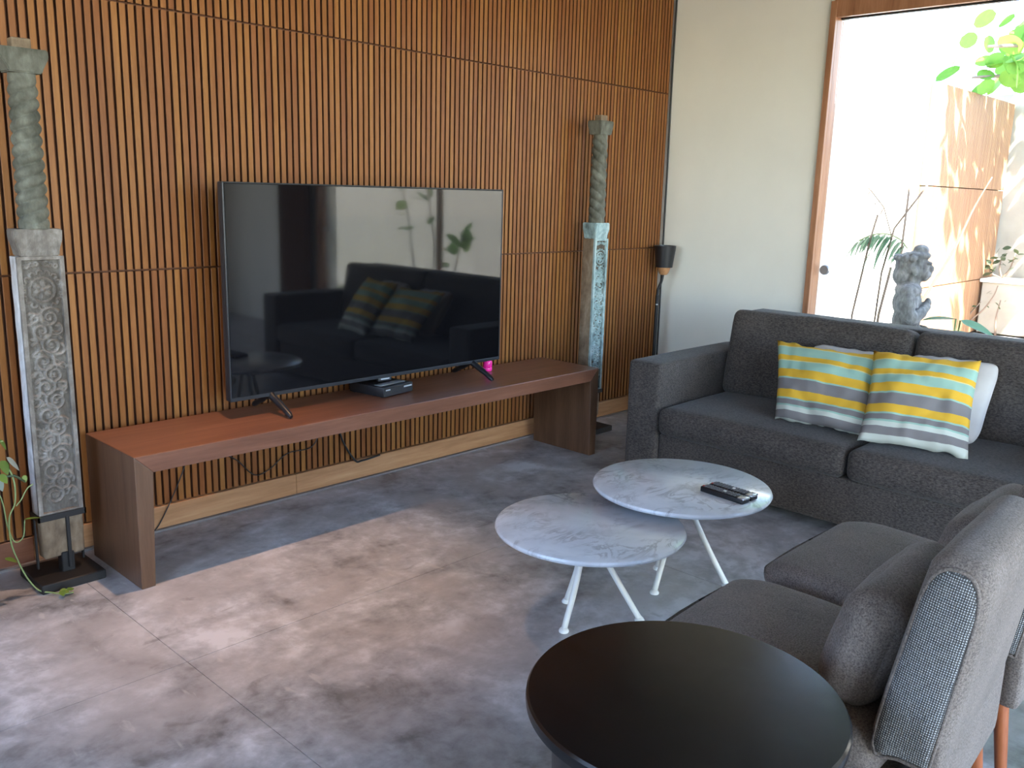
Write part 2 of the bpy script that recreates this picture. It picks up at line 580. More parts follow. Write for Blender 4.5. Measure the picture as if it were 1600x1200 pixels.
def m_glass():
    k = N('clear_glass')
    k.t.nodes.remove(k.b)
    lw = k.n('ShaderNodeLayerWeight')
    lw.inputs['Blend'].default_value = 0.5
    fr = k.math('ADD', k.math('MULTIPLY', k.math('POWER', lw.outputs['Facing'], 5.0), 0.9), 0.03)
    tp = k.n('ShaderNodeBsdfTransparent')
    tp.inputs[0].default_value = (0.96, 0.97, 0.965, 1)
    gl = k.n('ShaderNodeBsdfGlossy')
    gl.inputs['Roughness'].default_value = 0.02
    f = k.noise(k.coord(), 2, 1)
    k.l(k.ramp(f, [(0.3, (0.94, 0.95, 0.95)), (0.7, (0.97, 0.98, 0.98))]), gl.inputs[0])
    mx = k.n('ShaderNodeMixShader')
    k.l(fr, mx.inputs[0])
    k.l(tp.outputs[0], mx.inputs[1])
    k.l(gl.outputs[0], mx.inputs[2])
    k.l(mx.outputs[0], k.t.nodes['Material Output'].inputs[0])
    return k.m
M_glass = m_glass()

# =================================================================== SETTING
CEIL = 3.12
# ---- floor: base plus individual slabs separated by saw-cut joints
bm = bmesh.new()
add_box(bm, (-3.35, -3.2, -0.055), (7.3, 7.2, 0.10))
floor = tag(obj('floor', bm, M_joint), kind='structure')
xs = [-7.0, -5.75, -4.03, -2.31, -0.59, 0.30]
ys = [0.4, -1.10, -2.82, -4.54, -6.26, -6.8]
for i in range(len(xs) - 1):
    for j in range(len(ys) - 1):
        x0, x1, y1, y0 = xs[i], xs[i + 1], ys[j], ys[j + 1]
        g = 0.0010
        bm = bmesh.new()
        add_box(bm, ((x0 + x1) / 2, (y0 + y1) / 2, -0.003), (x1 - x0 - 2 * g, y1 - y0 - 2 * g, 0.006))
        obj('slab', bm, M_floor, floor)

# ---- slatted wall
PITCH, GAP = 0.0323, 0.0098
bm = bmesh.new()
add_box(bm, (-3.35, 0.085, CEIL / 2), (7.3, 0.13, CEIL))
wall_left = tag(obj('wall_left', bm, M_back_shade), kind='structure')
rows = [(0.112, 1.101), (1.109, 2.103), (2.111, 3.105)]
def slat_mesh(h):
    bm = bmesh.new()
    w_ = PITCH - GAP
    add_box(bm, (0, 0.010, h / 2), (w_, 0.020, h))
    bmesh.ops.bevel(bm, geom=[e for e in bm.edges if abs((e.verts[0].co - e.verts[1].co).z) > 0.1 and e.verts[0].co.y < 0.005], offset=0.0015, segments=1, affect='EDGES')
    me = bpy.data.meshes.new('slat')
    bm.normal_update()
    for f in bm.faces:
        if abs(f.normal.x) > 0.9: f.material_index = 1  # slat sides coloured dark, painting the shade between slats
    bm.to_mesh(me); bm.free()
    me.materials.append(M_slat); me.materials.append(M_back_shade)
    return me
x_first = -3.903 + PITCH / 2
k0 = int(math.floor((-4.32 - x_first) / PITCH))
k1 = int(math.floor((-0.002 - (PITCH - GAP) / 2 - x_first) / PITCH))
singles = []
for r in (1, 0, 2):
    for kx in range(k0, k1 + 1):
        x = x_first + kx * PITCH
        if r == 2 and not (-3.72 < x < -2.41): continue
        if len(singles) >= 298: break
        singles.append((r, kx))
sset = set(singles)
meshes = [slat_mesh(b - a) for a, b in rows]
for r, kx in singles:
    o = bpy.data.objects.new('slat', meshes[r])
    link(o, wall_left)
    o.location = (x_first + kx * PITCH, random.uniform(-0.001, 0.001), rows[r][0])
bm = bmesh.new()
for r in range(3):
    for kx in range(int((-6.95 - x_first) / PITCH), k1 + 1):
        if (r, kx) in sset: continue
        x = x_first + kx * PITCH
        add_box(bm, (x, 0.010, sum(rows[r]) / 2), (PITCH - GAP, 0.020, rows[r][1] - rows[r][0]))
bm.normal_update()
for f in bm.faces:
    if abs(f.normal.x) > 0.9: f.material_index = 1  # same painted gap shade on the sides of these slats
tag(obj('remaining_slats', bm, [M_slat, M_back_shade], wall_left), kind='stuff')

# baseboards under the slats, in boards
tb = [(-6.95, -4.10), (-4.098, -2.93), (-2.928, -0.86), (-0.858, -0.012)]
bbl = bpy.data.objects.new('baseboard_left', None)
link(bbl); tag(bbl, kind='structure')
for a, b in tb:
    obj('board', rbox(((a + b) / 2, 0.008, 0.0525), (b - a, 0.022, 0.105), 0.002, 1), M_bench if a < -5 else M_base, bbl)
bm = bmesh.new()
add_box(bm, (-3.5, -0.012, 0.004), (6.9, 0.02, 0.009))
tag(obj('trim_1', bm, M_joint), kind='structure')

# ---- cream wall with the door opening (thickness 0.22, inner face x = 0)
DY0, DY1, DZ = -1.075, -4.62, 2.60     # rough opening
bm = bmesh.new()
def wbox(y0, y1, z0, z1): add_box(bm, (0.11, (y0 + y1) / 2, (z0 + z1) / 2), (0.22, abs(y1 - y0), z1 - z0))
wbox(0.15, DY0, 0, CEIL); wbox(DY1, -6.8, 0, CEIL); wbox(DY0, DY1, DZ, CEIL)
wall_right = tag(obj('wall_right', bm, M_cream), kind='structure')
# ---- back wall (behind and right of the camera), open veranda to the left
bm = bmesh.new()
for (x0, x1, z0, z1) in ((-7.0, -6.5, 0, CEIL), (-0.7, 0.2, 0, CEIL), (-6.5, -0.7, 2.80, CEIL)):
    add_box(bm, ((x0 + x1) / 2, -6.72, (z0 + z1) / 2), (x1 - x0, 0.16, z1 - z0))
tag(obj('wall_back', bm, M_door), kind='structure')
bm = bmesh.new()
for (y0, y1, z0, z1) in ((0.0, -6.64, 0, 1.0), (0.0, -0.5, 1.0, CEIL), (-2.7, -6.64, 1.0, CEIL), (-0.5, -2.7, 2.62, CEIL)):
    add_box(bm, (-6.98, (y0 + y1) / 2, (z0 + z1) / 2), (0.16, y0 - y1, z1 - z0))
tag(obj('wall_front', bm, M_cream), kind='structure')
bm = bmesh.new()
add_box(bm, (-3.2, -3.9, CEIL + 0.06), (9.0, 9.0, 0.12))
tag(obj('ceiling', bm, M_ceil), kind='structure')
tag(obj('window_1', rbox((-6.98, -1.60, 1.81), (0.06, 0.06, 1.62), 0.004, 1), M_door), kind='structure')
# ---- door: casing, jamb, header, glass panels with round pulls
door = bpy.data.objects.new('door_1', None)
link(door); tag(door, kind='structure')
obj('casing', rbox((-0.006, -1.085, 1.28), (0.028, 0.036, 2.56), 0.002, 1), M_door, door)
obj('casing', rbox((-0.006, DY1 + 0.01, 1.28), (0.028, 0.036, 2.56), 0.002, 1), M_door, door)
obj('jamb', rbox((0.0475, -1.0895, 1.24), (0.079, 0.027, 2.48), 0.002, 1), M_door, door)
obj('jamb', rbox((0.0475, DY1 + 0.0135, 1.24), (0.079, 0.027, 2.48), 0.002, 1), M_door, door)
obj('header', rbox((-0.0045, (-1.1035 + DY1) / 2, 2.54), (0.025, -1.1035 - DY1, 0.14), 0.003, 2), M_door, door)
obj('header_soffit', rbox((0.0475, (DY0 + DY1) / 2, 2.525), (0.079, DY0 - DY1, 0.10), 0.002, 1), M_door, door)
obj('track', rbox((0.060, (DY0 + DY1) / 2, 2.471), (0.03, DY0 - DY1 - 0.06, 0.010), 0.001, 1), M_iron, door)
obj('sill', rbox((0.10, (DY0 + DY1) / 2, 0.006), (0.20, DY0 - DY1, 0.012), 0.002, 1), M_door, door)
obj('stile', rbox((0.055, -2.86, 1.24), (0.05, 0.035, 2.46), 0.002, 1), M_door, door)
for (ya, yb, xx) in ((-1.106, -2.86, 0.066), (-2.80, DY1 + 0.03, 0.042)):
    g = obj('glass_pane', rbox((xx, (ya + yb) / 2, 1.24), (0.008, ya - yb, 2.455), 0, 1), M_glass, door)
    yy = ya - 0.042 if xx > 0.05 else yb + 0.06
    bm = bmesh.new()
    bmesh.ops.create_cone(bm, cap_ends=True, segments=28, radius1=0.031, radius2=0.027, depth=0.014, matrix=Matrix.Rotation(-PI / 2, 4, 'Y'))
    obj('door_pull', bm, M_steel, g, 35, (xx - 0.011, yy, 1.038))

bm = bmesh.new()
rows_ = []
for zz in (0.03, 0.8, 1.6, 2.5):
    rows_.append([bm.verts.new((-0.09 + 0.035 * math.sin(q * 1.25), -4.66 - 0.011 * q, zz)) for q in range(46)])
for a, b in zip(rows_, rows_[1:]):
    for k in range(45): bm.faces.new((a[k], a[k + 1], b[k + 1], b[k]))
cu = obj('curtain', bm, M_orange2, None, 179)
sm = cu.modifiers.new('thickness', 'SOLIDIFY'); sm.thickness = 0.004
tag(cu, 'rust brown gathered curtain at the far end of the glass door', 'curtain')
# =================================================================== GARDEN COURT
bm = bmesh.new()
add_box(bm, (0, -6, -0.16), (60, 60, 0.2))
tag(obj('ground', bm, M_lawn), kind='structure')
bm = bmesh.new()
add_box(bm, (3.4, -3.0, -0.045), (6.3, 6.0, 0.05))
add_box(bm, (-9.6, -3.2, -0.045), (5.1, 12, 0.05))  # unseen terrace on the left, added to bounce sunlight into the room
add_box(bm, (-3.0, -9.0, -0.045), (8.0, 4.3, 0.05))  # unseen terrace behind the room, added for the same bounce light
tag(obj('path_and_bounce_terrace', bm, M_pave), kind='structure')
# white rendered court wall, then slatted panels
bm = bmesh.new()
add_box(bm, (2.16, -0.08, 1.31), (3.86, 0.2, 2.66))
tag(obj('wall_garden', bm, M_white), kind='structure')
bm = bmesh.new()
add_box(bm, (5.33, 0.0, 1.29), (2.44, 0.1, 2.60))
gw = tag(obj('wall_garden_slatted', bm, M_back_shade), kind='structure')
bm = bmesh.new()
for k in range(int(2.42 / PITCH)):
    x = 4.11 + (k + 0.5) * PITCH
    for a, b in ((0.0, 0.60), (0.61, 1.61), (1.62, 2.58)):
        add_box(bm, (x, -0.16 + 0.0, (a + b) / 2), (PITCH - 0.007, 0.22, b - a))
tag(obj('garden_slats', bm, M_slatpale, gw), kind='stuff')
bm = bmesh.new()
add_box(bm, (6.65, -1.95, 1.34), (0.2, 4.1, 2.72))
tag(obj('wall_garden_end', bm, M_endwall), kind='structure')
bm = bmesh.new()
add_box(bm, (3.1, -7.6, 1.30), (0.2, 7.6, 2.64))
add_box(bm, (4.9, -3.9, 1.30), (3.4, 0.2, 2.64))
tag(obj('wall_garden_side', bm, M_endwall2), kind='structure')

pl = thing('planter_ledge', 'long low plastered planter ledge along the sunlit end wall of the garden', 'planter', (6.28, -1.955, 0))
obj('body', rbox((0, 0, 0.29), (0.46, 3.3, 0.58), 0.01, 1), M_endwall, pl)
obj('coping', rbox((-0.01, 0, 0.60), (0.50, 3.34, 0.04), 0.008, 2), M_white, pl)

# ---- leaves
def leaf_mesh(L, W, kind='oval', nseg=6, curl=0.15, fold=0.15):
    """leaf in XY plane pointing +X from origin, slightly thick by two skins not needed; curved in Z"""
    bm = bmesh.new()
    mids, lefts, rights = [], [], []
    for i in range(nseg + 1):
        t = i / nseg
        if kind == 'round': wd = math.sqrt(max(0, 1 - (2 * t - 1) ** 2)) * W / 2
        elif kind == 'heart': wd = W / 2 * (math.sin(PI * min(1, t * 1.0)) ** 0.6) * (1.25 - 0.7 * t)
        elif kind == 'blade': wd = W / 2 * math.sin(PI * (0.08 + 0.92 * t) ** 0.7) * 1.0
        else: wd = W / 2 * math.sin(PI * t) ** 0.8
        z = -curl * L * t * t
        mids.append(bm.verts.new((L * t, 0, z - fold * wd)))
        if 0 < i < nseg:
            lefts.append(bm.verts.new((L * t, wd, z)))
            rights.append(bm.verts.new((L * t, -wd, z)))
    for sgn, sd_ in ((1, lefts), (-1, rights)):
        seq = [mids[0]] + sd_ + [mids[-1]]
        for i in range(nseg):
            a, b = mids[i], mids[i + 1]
            c, d = seq[i + 1], seq[i]
            vs = [v for n_, v in enumerate((a, b, c, d)) if v not in (a, b, c, d)[:n_]]
            if len(vs) >= 3:
                bm.faces.new(vs if sgn > 0 else list(reversed(vs)))
    return bm

def mesh_of(bm, name, mat):
    me = bpy.data.meshes.new(name)
    bm.normal_update(); bm.to_mesh(me); bm.free()
    me.materials.append(mat)
    me.polygons.foreach_set('use_smooth', [True] * len(me.polygons))
    return me

def put(me, name, parent, loc, direction, roll=0.0, sc=1.0):
    o = bpy.data.objects.new(name, me)
    link(o, parent)
    q = Vector(direction).to_track_quat('X', 'Z')
    o.rotation_euler = (q.to_matrix().to_4x4() @ Matrix.Rotation(roll, 4, 'X')).to_euler()
    o.location = loc
    o.scale = (sc, sc, sc)
    return o

# ---- stone statue
def statue():
    t = thing('stone_statue', 'grey carved stone figure with folded arms outside the glass door', 'statue', (1.62, -1.10, 0), math.radians(-68))
    bm = bmesh.new()
    def ell(c, r, rot=None):
        m = Matrix.Translation(c) @ (rot if rot else Matrix.Identity(4)) @ Matrix.Diagonal((r[0], r[1], r[2], 1))
        bmesh.ops.create_icosphere(bm, subdivisions=3, radius=1.0, matrix=m)
    # local: faces +X, up Z
    ell((0.00, 0, 0.36), (0.15, 0.15, 0.13)); ell((0.02, 0, 0.47), (0.135, 0.14, 0.11))
    ell((0.00, 0, 0.60), (0.100, 0.112, 0.13)); ell((-0.01, 0, 0.73), (0.102, 0.122, 0.12)); ell((-0.01, 0, 0.82), (0.095, 0.14, 0.07))
    add_tube(bm, [(0.0, 0, 0.82), (0.02, 0, 0.93)], 0.058, 14)
    # head, face, headdress
    ell((0.035, 0, 0.985), (0.082, 0.075, 0.098)); ell((0.085, 0, 0.935), (0.042, 0.046, 0.048)); ell((0.126, 0, 0.980), (0.022, 0.018, 0.028))
    ell((0.122, 0, 0.946), (0.016, 0.028, 0.008)); ell((0.120, 0, 0.929), (0.016, 0.026, 0.009)); ell((0.106, 0, 1.022), (0.026, 0.060, 0.013))
    for s in (-1, 1):
        ell((0.098, s * 0.03, 1.0), (0.012, 0.017, 0.011)); ell((0.02, s * 0.077, 0.965), (0.022, 0.014, 0.04))
    ell((-0.035, 0, 1.0), (0.085, 0.09, 0.10)); ell((-0.07, 0, 0.93), (0.06, 0.085, 0.08)); ell((0.03, 0, 1.075), (0.088, 0.085, 0.035)); ell((0.045, 0, 1.115), (0.055, 0.05, 0.04))
    for k in range(9):
        a = -PI * 0.8 + 1.6 * PI * k / 8 
        ell((-0.03 + 0.085 * math.cos(a + PI), 0.09 * math.sin(a), 1.055), (0.026, 0.026, 0.026))
    # arms folded towards the chest, hands joined in front
    for s in (-1, 1):
        add_tube(bm, spline([(-0.02, s * 0.145, 0.82), (-0.01, s * 0.175, 0.71), (0.03, s * 0.165, 0.63), (0.09, s * 0.10, 0.67), (0.125, s * 0.03, 0.715)], 4),
                 [0.058] * 5 + [0.050] * 4 + [0.043] * 4 + [0.034] * 4, 12)
        ell((0.132, s * 0.022, 0.735), (0.024, 0.022, 0.036))
        ell((-0.02, s * 0.14, 0.815), (0.068, 0.06, 0.06))
        # thighs and shins of the kneeling figure
        add_tube(bm, spline([(0.0, s * 0.07, 0.36), (0.10, s * 0.085, 0.33), (0.15, s * 0.09, 0.25)], 4), 0.062, 12)
        add_tube(bm, [(0.15, s * 0.09, 0.25), (-0.05, s * 0.09, 0.22)], 0.05, 12)
    for z, r in ((0.50, 0.148), (0.425, 0.16), (0.545, 0.135)):
        add_tube(bm, [(0.01 + r * math.cos(a), (r + .005) * math.sin(a), z) for a in [2 * PI * q / 20 for q in range(21)]], 0.014, 8)
    add_tube(bm, spline([(0.12, 0.02, 0.48), (0.15, 0.0, 0.38), (0.14, 0, 0.27)], 3), 0.03, 8)
    o = obj('figure', bm, M_stone, t, 179)
    r = o.modifiers.new('remesh', 'REMESH'); r.mode = 'VOXEL'; r.voxel_size = 0.0065; r.use_smooth_shade = True
    obj('plinth', rbox((0, 0, 0.085), (0.36, 0.36, 0.21), 0.012, 2), M_stone, t, 40)
    return t
statue()

# ---- palm with canes beside the statue
def palm():
    t = thing('palm', 'thin-caned palm with one drooping fan of leaflets left of the stone statue', 'plant', (2.0, -0.72, 0))
    def cane(pts, r): obj('cane', tube([(0, p[0] + 0.72, p[1]) for p in pts], r, 6), M_twig, t, 179)
    for pts in canes: cane(*pts)
    rach = spline([(0, -0.19, 1.10), (0, -0.12, 1.17), (0, -0.01, 1.205), (0, 0.10, 1.19), (0, 0.20, 1.14)], 5)
    obj('rachis', tube(rach, 0.006, 6), M_stem, t, 179)
    bl = mesh_of(leaf_mesh(0.31, 0.046, 'blade', 6, 0.30, 0.1), 'leaflet', M_palm)
    n = len(rach)
    for i in range(2, n):
        p = rach[i]
        put(bl, 'leaflet', t, p, (random.uniform(-0.35, 0.1), 0.25 + 0.5 * i / n, -0.75), random.uniform(-0.3, 0.3), random.uniform(0.75, 1.05))
        if i % 2 == 0:
            put(bl, 'leaflet', t, p, (0.5, 0.5, -0.35), random.uniform(-0.3, 0.3), random.uniform(0.7, 0.9))
    put(bl, 'leaflet', t, rach[-1], (0, 0.8, -0.4), 0, 0.9)
    spr = mesh_of(leaf_mesh(0.10, 0.018, 'blade', 5, 0.2, 0.1), 'sprig_leaf', M_twig)
    for (y, z) in ((-0.50, 1.60), (-0.57, 1.54), (-0.63, 1.46), (-0.69, 1.41)):
        for d in ((0, 1, 0.5), (0, -0.8, 0.2), (0, 0.4, -0.9)):
            put(spr, 'leaflet', t, (0, y + 0.72, z), d, 0.4, random.uniform(0.7, 1.1))
    return t
canes = [([(-0.86, 0.0), (-0.87, 0.6), (-0.865, 1.10), (-0.87, 1.63)], 0.009), ([(-0.70, 0.0), (-0.73, 0.9), (-0.79, 1.25), (-1.00, 1.58)], 0.008),
         ([(-0.52, 0.0), (-0.53, 0.55), (-0.61, 1.15), (-0.65, 1.35)], 0.009), ([(-0.72, 0.0), (-0.745, 0.57), (-0.80, 0.95)], 0.011),
         ([(-0.78, 1.18), (-0.69, 1.41), (-0.57, 1.54), (-0.48, 1.63)], 0.005)]
palm()

# bare leaning branch and a broad leaf plant near the door
t = thing('bare_branch', 'pale leaning bare branch crossing in front of the slatted garden wall', 'branch', (2.5, -0.80, 0))
br = spline([(0, 0.06, 0), (0, -0.03, 0.47), (0, -0.13, 0.74), (0, -0.29, 1.09), (0, -0.39, 1.40), (0, -0.50, 1.66)], 4)
obj('stem', tube(br, [0.017 - 0.0006 * i for i in range(len(br))], 7), M_twig, t, 179)
obj('twig', tube(spline([(0, -0.10, 0.66), (0, -0.06, 0.80), (0, -0.02, 0.86)], 3), 0.006, 5), M_twig, t, 179)
tag_l = mesh_of(leaf_mesh(0.23, 0.14, 'heart', 8, 0.25, 0.2), 'leaf', M_palm)
t = thing('broad_leaf_plant', 'low plant with broad green leaves just outside the glass behind the sofa', 'plant', (1.25, -1.56, 0))
for k, (dx, dy, z, d) in enumerate(((0, 0.0, 0.69, (0.1, 0.75, 0.05)), (0.03, -0.02, 0.68, (0.1, -0.9, -0.15)), (-0.02, 0.03, 0.60, (-0.3, 0.8, -0.1)), (0.02, 0, 0.58, (0.7, -0.3, 0.1)), (-0.04, -0.03, 0.56, (-0.8, -0.5, 0)))):
    obj('stem', tube(spline([(0, 0, 0), (dx * 0.5, dy * 0.5, z * 0.6), (dx, dy, z)], 4), 0.006, 6), M_stem, t, 179)
    put(tag_l, 'leaf', t, (dx, dy, z), d, 0.2, 1.0)

# shrub and roots on the ledge
def shrub(name, label, base, pts, seed, n, size, lm):
    rnd = random.Random(seed)
    t = thing(name, label, 'shrub', base)
    me = mesh_of(leaf_mesh(size, size * 0.62, 'oval', 6, 0.2, 0.15), 'leaf', lm)
    for ln in pts:
        s = spline(ln, 4)
        obj('branch', tube(s, [0.013 - 0.008 * i / len(s) for i in range(len(s))], 6), M_twig, t, 179)
        for k in range(n):
            p = s[rnd.randrange(len(s) // 2, len(s))]
            put(me, 'leaf', t, p + Vector((rnd.uniform(-.04, .04), rnd.uniform(-.06, .06), rnd.uniform(0, .06))),
                (rnd.uniform(-1, 0.3), rnd.uniform(-1, 1), rnd.uniform(-.5, .8)), rnd.uniform(-1, 1), rnd.uniform(0.8, 1.3))
    return t
shrub('ledge_shrub', 'small dark-leaved shrub growing on the garden ledge', (6.20, -0.46, 0.625),
      [[(0, 0, 0), (-0.02, 0.03, 0.12), (-0.03, 0.02, 0.24)], [(0, 0, 0), (-0.02, -0.08, 0.12), (-0.04, -0.12, 0.30)], [(0, 0, 0), (-0.05, 0.10, 0.05), (-0.06, 0.12, 0.10)]], 3, 8, 0.085, M_shrub)
shrub('root_vine', 'crooked bare vine hanging down the front of the garden ledge', (5.92, -0.30, 0.0),
      [[(0, 0.06, 0), (0, 0.02, 0.14), (-0.02, -0.10, 0.28), (0, -0.18, 0.44), (0, -0.21, 0.56)], [(0, 0.10, 0), (-0.03, 0.04, 0.2), (-0.02, -0.06, 0.36)], [(-0.02, -0.26, 0), (-0.01, -0.24, 0.2), (0, -0.26, 0.40)]], 5, 3, 0.05, M_shrub)

# tree over the garden end: large leaves in view are single, the rest of the crown is stuff
def tree():
    rnd = random.Random(11)
    t = thing('sea_grape_tree', 'leafy tree with big round light green leaves above the garden end wall', 'tree', (7.4, -2.0, 0))
    obj('trunk', tube(spline([(0, 0, -0.1), (0.1, 0.1, 1.5), (-0.1, 0.3, 2.9), (-0.5, 0.8, 3.7)], 5), [0.14 - 0.004 * i for i in range(16)], 10), M_twig, t, 179)
    br1 = spline([(-0.1, 0.3, 2.9), (-1.0, 0.7, 2.95), (-1.9, 1.25, 2.78), (-2.4, 1.75, 2.72)], 6)
    obj('branch', tube(br1, [0.05 - 0.002 * i for i in range(len(br1))], 7), M_twig, t, 179)
    br2 = spline([(-0.1, 0.3, 2.9), (-1.2, 0.5, 3.05), (-2.2, 1.0, 3.0), (-3.0, 1.45, 2.92)], 6)
    obj('branch', tube(br2, [0.05 - 0.002 * i for i in range(len(br2))], 7), M_twig, t, 179)
    me = mesh_of(leaf_mesh(0.22, 0.21, 'round', 8, 0.15, 0.1), 'leaf', M_tree)
    for k in range(84):
        b = br1 if k < 48 else br2
        p = b[rnd.randrange(6, len(b))]
        put(me, 'leaf', t, p + Vector((rnd.uniform(-.25, .25), rnd.uniform(-.3, .3), rnd.uniform(-.10, .28))),
            (rnd.uniform(-1, .4), rnd.uniform(-1, 1), rnd.uniform(-.8, .5)), rnd.uniform(-1.2, 1.2), rnd.uniform(0.75, 1.3))
    # crown
    src = leaf_mesh(0.24, 0.2, 'round', 4, 0.15, 0.1)
    src.verts.ensure_lookup_table()
    vs = [v.co.copy() for v in src.verts]
    src.verts.index_update()
    fs = [[v.index for v in f.verts] for f in src.faces]
    src.free()
    bm = bmesh.new()
    for k in range(1500):
        a = rnd.uniform(0, 2 * PI); u = rnd.uniform(-1, 1); r = rnd.random() ** 0.33
        c = Vector((-1.6 + 2.6 * r * math.cos(a) * math.sqrt(1 - u * u), 0.0 + 2.7 * r * math.sin(a) * math.sqrt(1 - u * u), 4.75 + 1.05 * r * u))
        q = Matrix.Rotation(rnd.uniform(0, 2 * PI), 4, 'Z') @ Matrix.Rotation(rnd.uniform(-1.1, 1.1), 4, 'Y') @ Matrix.Rotation(rnd.uniform(-1, 1), 4, 'X')
        nv = [bm.verts.new(c + q @ p * rnd.uniform(0.8, 1.2)) for p in vs]
        for f in fs: bm.faces.new([nv[i] for i in f])
    tag(obj('crown', bm, M_tree, t, 179), kind='stuff')
tree()

shrub('court_plant', 'leafy court plant with round leaves beyond the right glass panel', (1.3, -4.5, -0.02),
      [[(0, 0, 0), (0.05, 0.1, 0.8), (-0.1, 0.15, 1.5), (-0.2, 0.3, 2.1)], [(0, 0, 0), (0, -0.2, 0.7), (0.1, -0.45, 1.3), (0, -0.6, 1.8)], [(0, 0, 0), (0.2, 0.2, 0.5), (0.1, 0.5, 1.0)]], 8, 9, 0.20, M_tree)
# =================================================================== TV BENCH
tb = thing('tv_bench', 'long low reddish-brown wooden bench under the television', 'bench', (-2.6, -0.30, 0))
HX, HT = 1.31, 0.50            # half length, height
obj('top', prism([(-HX, HT), (HX, HT), (HX - 0.068, HT - 0.068), (-HX + 0.068, HT - 0.068)], 1, -0.215, 0.215, 0.003, 2), M_bench, tb)
for s in (-1, 1):
    pts = [(s * HX, HT), (s * (HX - 0.068), HT - 0.068), (s * (HX - 0.052), 0), (s * HX, 0)]
    obj('side_panel', prism(pts, 1, -0.215, 0.215, 0.003, 2), M_benchleg, tb)

# =================================================================== TELEVISION
tv = thing('television', 'large flat black television standing on the long wooden bench', 'television', (-2.606, -0.25, 0.5))
TW, TZ0, TZ1 = 1.568, 0.073, 0.960
obj('cabinet', rbox((0, 0.020, (TZ0 + TZ1) / 2), (TW, 0.034, TZ1 - TZ0), 0.006, 2), M_bezel, tv, 40)
obj('rear_cover', rbox((0, 0.046, 0.40), (TW * 0.74, 0.036, 0.52), 0.014, 3), M_plast, tv, 40)
obj('screen', rbox((0, -0.0005, (TZ0 + 0.016 + TZ1 - 0.007) / 2), (TW - 0.016, 0.008, TZ1 - TZ0 - 0.023), 0.001, 1), M_screen, tv)
bz = obj('bezel', rbox((0, -0.001, TZ0 + 0.008), (TW, 0.012, 0.016), 0.002, 2), M_bezel, tv)
for s in (-1, 1):
    obj('bezel', rbox((s * (TW / 2 - 0.0035), -0.001, (TZ0 + TZ1) / 2), (0.007, 0.012, TZ1 - TZ0), 0.002, 1), M_bezel, tv)
obj('bezel', rbox((0, -0.001, TZ1 - 0.003), (TW, 0.012, 0.006), 0.002, 1), M_bezel, tv)
sn = obj('sensor_box', rbox((0.012, 0.004, TZ0 - 0.006), (0.078, 0.024, 0.018), 0.004, 2), M_plast, tv, 40)
obj('sensor_mark', rbox((0.012, -0.0085, TZ0 - 0.004), (0.05, 0.001, 0.006), 0, 1), M_grey, sn)
for s in (-1, 1):
    x = s * 0.592
    def leg(sy):
        bm = bmesh.new()
        p = spline([(x, 0.015, 0.082), (x, sy * 0.03 + 0.01, 0.066), (x, sy * 0.09, 0.038), (x, sy * 0.150, 0.0085)], 4)
        for a, b in zip(p, p[1:]):
            pass
        add_tube(bm, p, [0.017] * 4 + [0.015] * 4 + [0.013] * 4 + [0.0085], 8)
        return bm
    f = obj('foot', leg(-1), M_plast, tv, 50)
    obj('foot', leg(1), M_plast, tv, 50)

# set-top box
sb = thing('set_top_box', 'small black set-top box on the bench below the television', 'set-top box', (-2.59, -0.222, 0.5), math.radians(9))
obj('body', rbox((0, 0, 0.026), (0.20, 0.22, 0.046), 0.003, 2), M_plast, sb, 40)
obj('front_panel', rbox((0, -0.111, 0.026), (0.196, 0.006, 0.042), 0.002, 1), M_plast, sb)
obj('top_highlight', rbox((0, -0.055, 0.0495), (0.17, 0.045, 0.002), 0.0008, 1), M_silver, sb)  # silver strip painting a highlight on top of the box
obj('display', rbox((0.062, -0.1145, 0.036), (0.055, 0.001, 0.007), 0, 1), M_grey, sb)
obj('label_print', rbox((-0.075, -0.1145, 0.036), (0.03, 0.001, 0.006), 0, 1), M_grey, sb)
for sx in (-1, 1):
    for sy in (-1, 1):
        obj('foot', rbox((sx * 0.085, sy * 0.09, 0.0015), (0.016, 0.016, 0.003), 0, 1), M_plast, sb)

# pink bottle
pb = thing('pink_bottle', 'small bright pink bottle behind the right foot of the television', 'bottle', (-1.832, -0.176, 0.5))
obj('body', lathe([(0, 0), (0.022, 0), (0.025, 0.004), (0.025, 0.018), (0.0235, 0.020), (0.025, 0.022), (0.025, 0.050), (0.020, 0.058), (0.0, 0.058)], 24), M_pink, pb, 40)
obj('cap', lathe([(0, 0.058), (0.019, 0.058), (0.020, 0.061), (0.020, 0.078), (0.016, 0.083), (0, 0.083)], 24), M_pinkpale, pb, 40)

# cables behind and below the bench
def cable(name, label, pts, r):
    return tag(obj(name, tube(spline(pts, 6), r, 6), M_cable, None, 179), label, 'cable')
cable('power_cable', 'thin black cable slanting down the slats beside the left bench leg', [(-3.46, -0.012, 0.42), (-3.474, -0.015, 0.30), (-3.53, -0.014, 0.17), (-3.61, -0.012, 0.03), (-3.66, -0.03, 0.006)], 0.0028)
cable('antenna_cable', 'thin brown-black cable drooping across the slats under the bench', [(-3.40, -0.010, 0.44), (-3.326, -0.012, 0.305), (-3.24, -0.014, 0.24), (-3.158, -0.016, 0.155), (-3.08, -0.016, 0.165), (-2.98, -0.014, 0.222), (-2.85, -0.012, 0.226), (-2.80, -0.010, 0.30), (-2.79, -0.010, 0.44)], 0.0026)
cable('tv_lead', 'thicker black lead dropping behind the middle of the bench', [(-2.69, -0.012, 0.46), (-2.68, -0.014, 0.26), (-2.60, -0.016, 0.115), (-2.55, -0.016, 0.100), (-2.44, -0.016, 0.108)], 0.005)
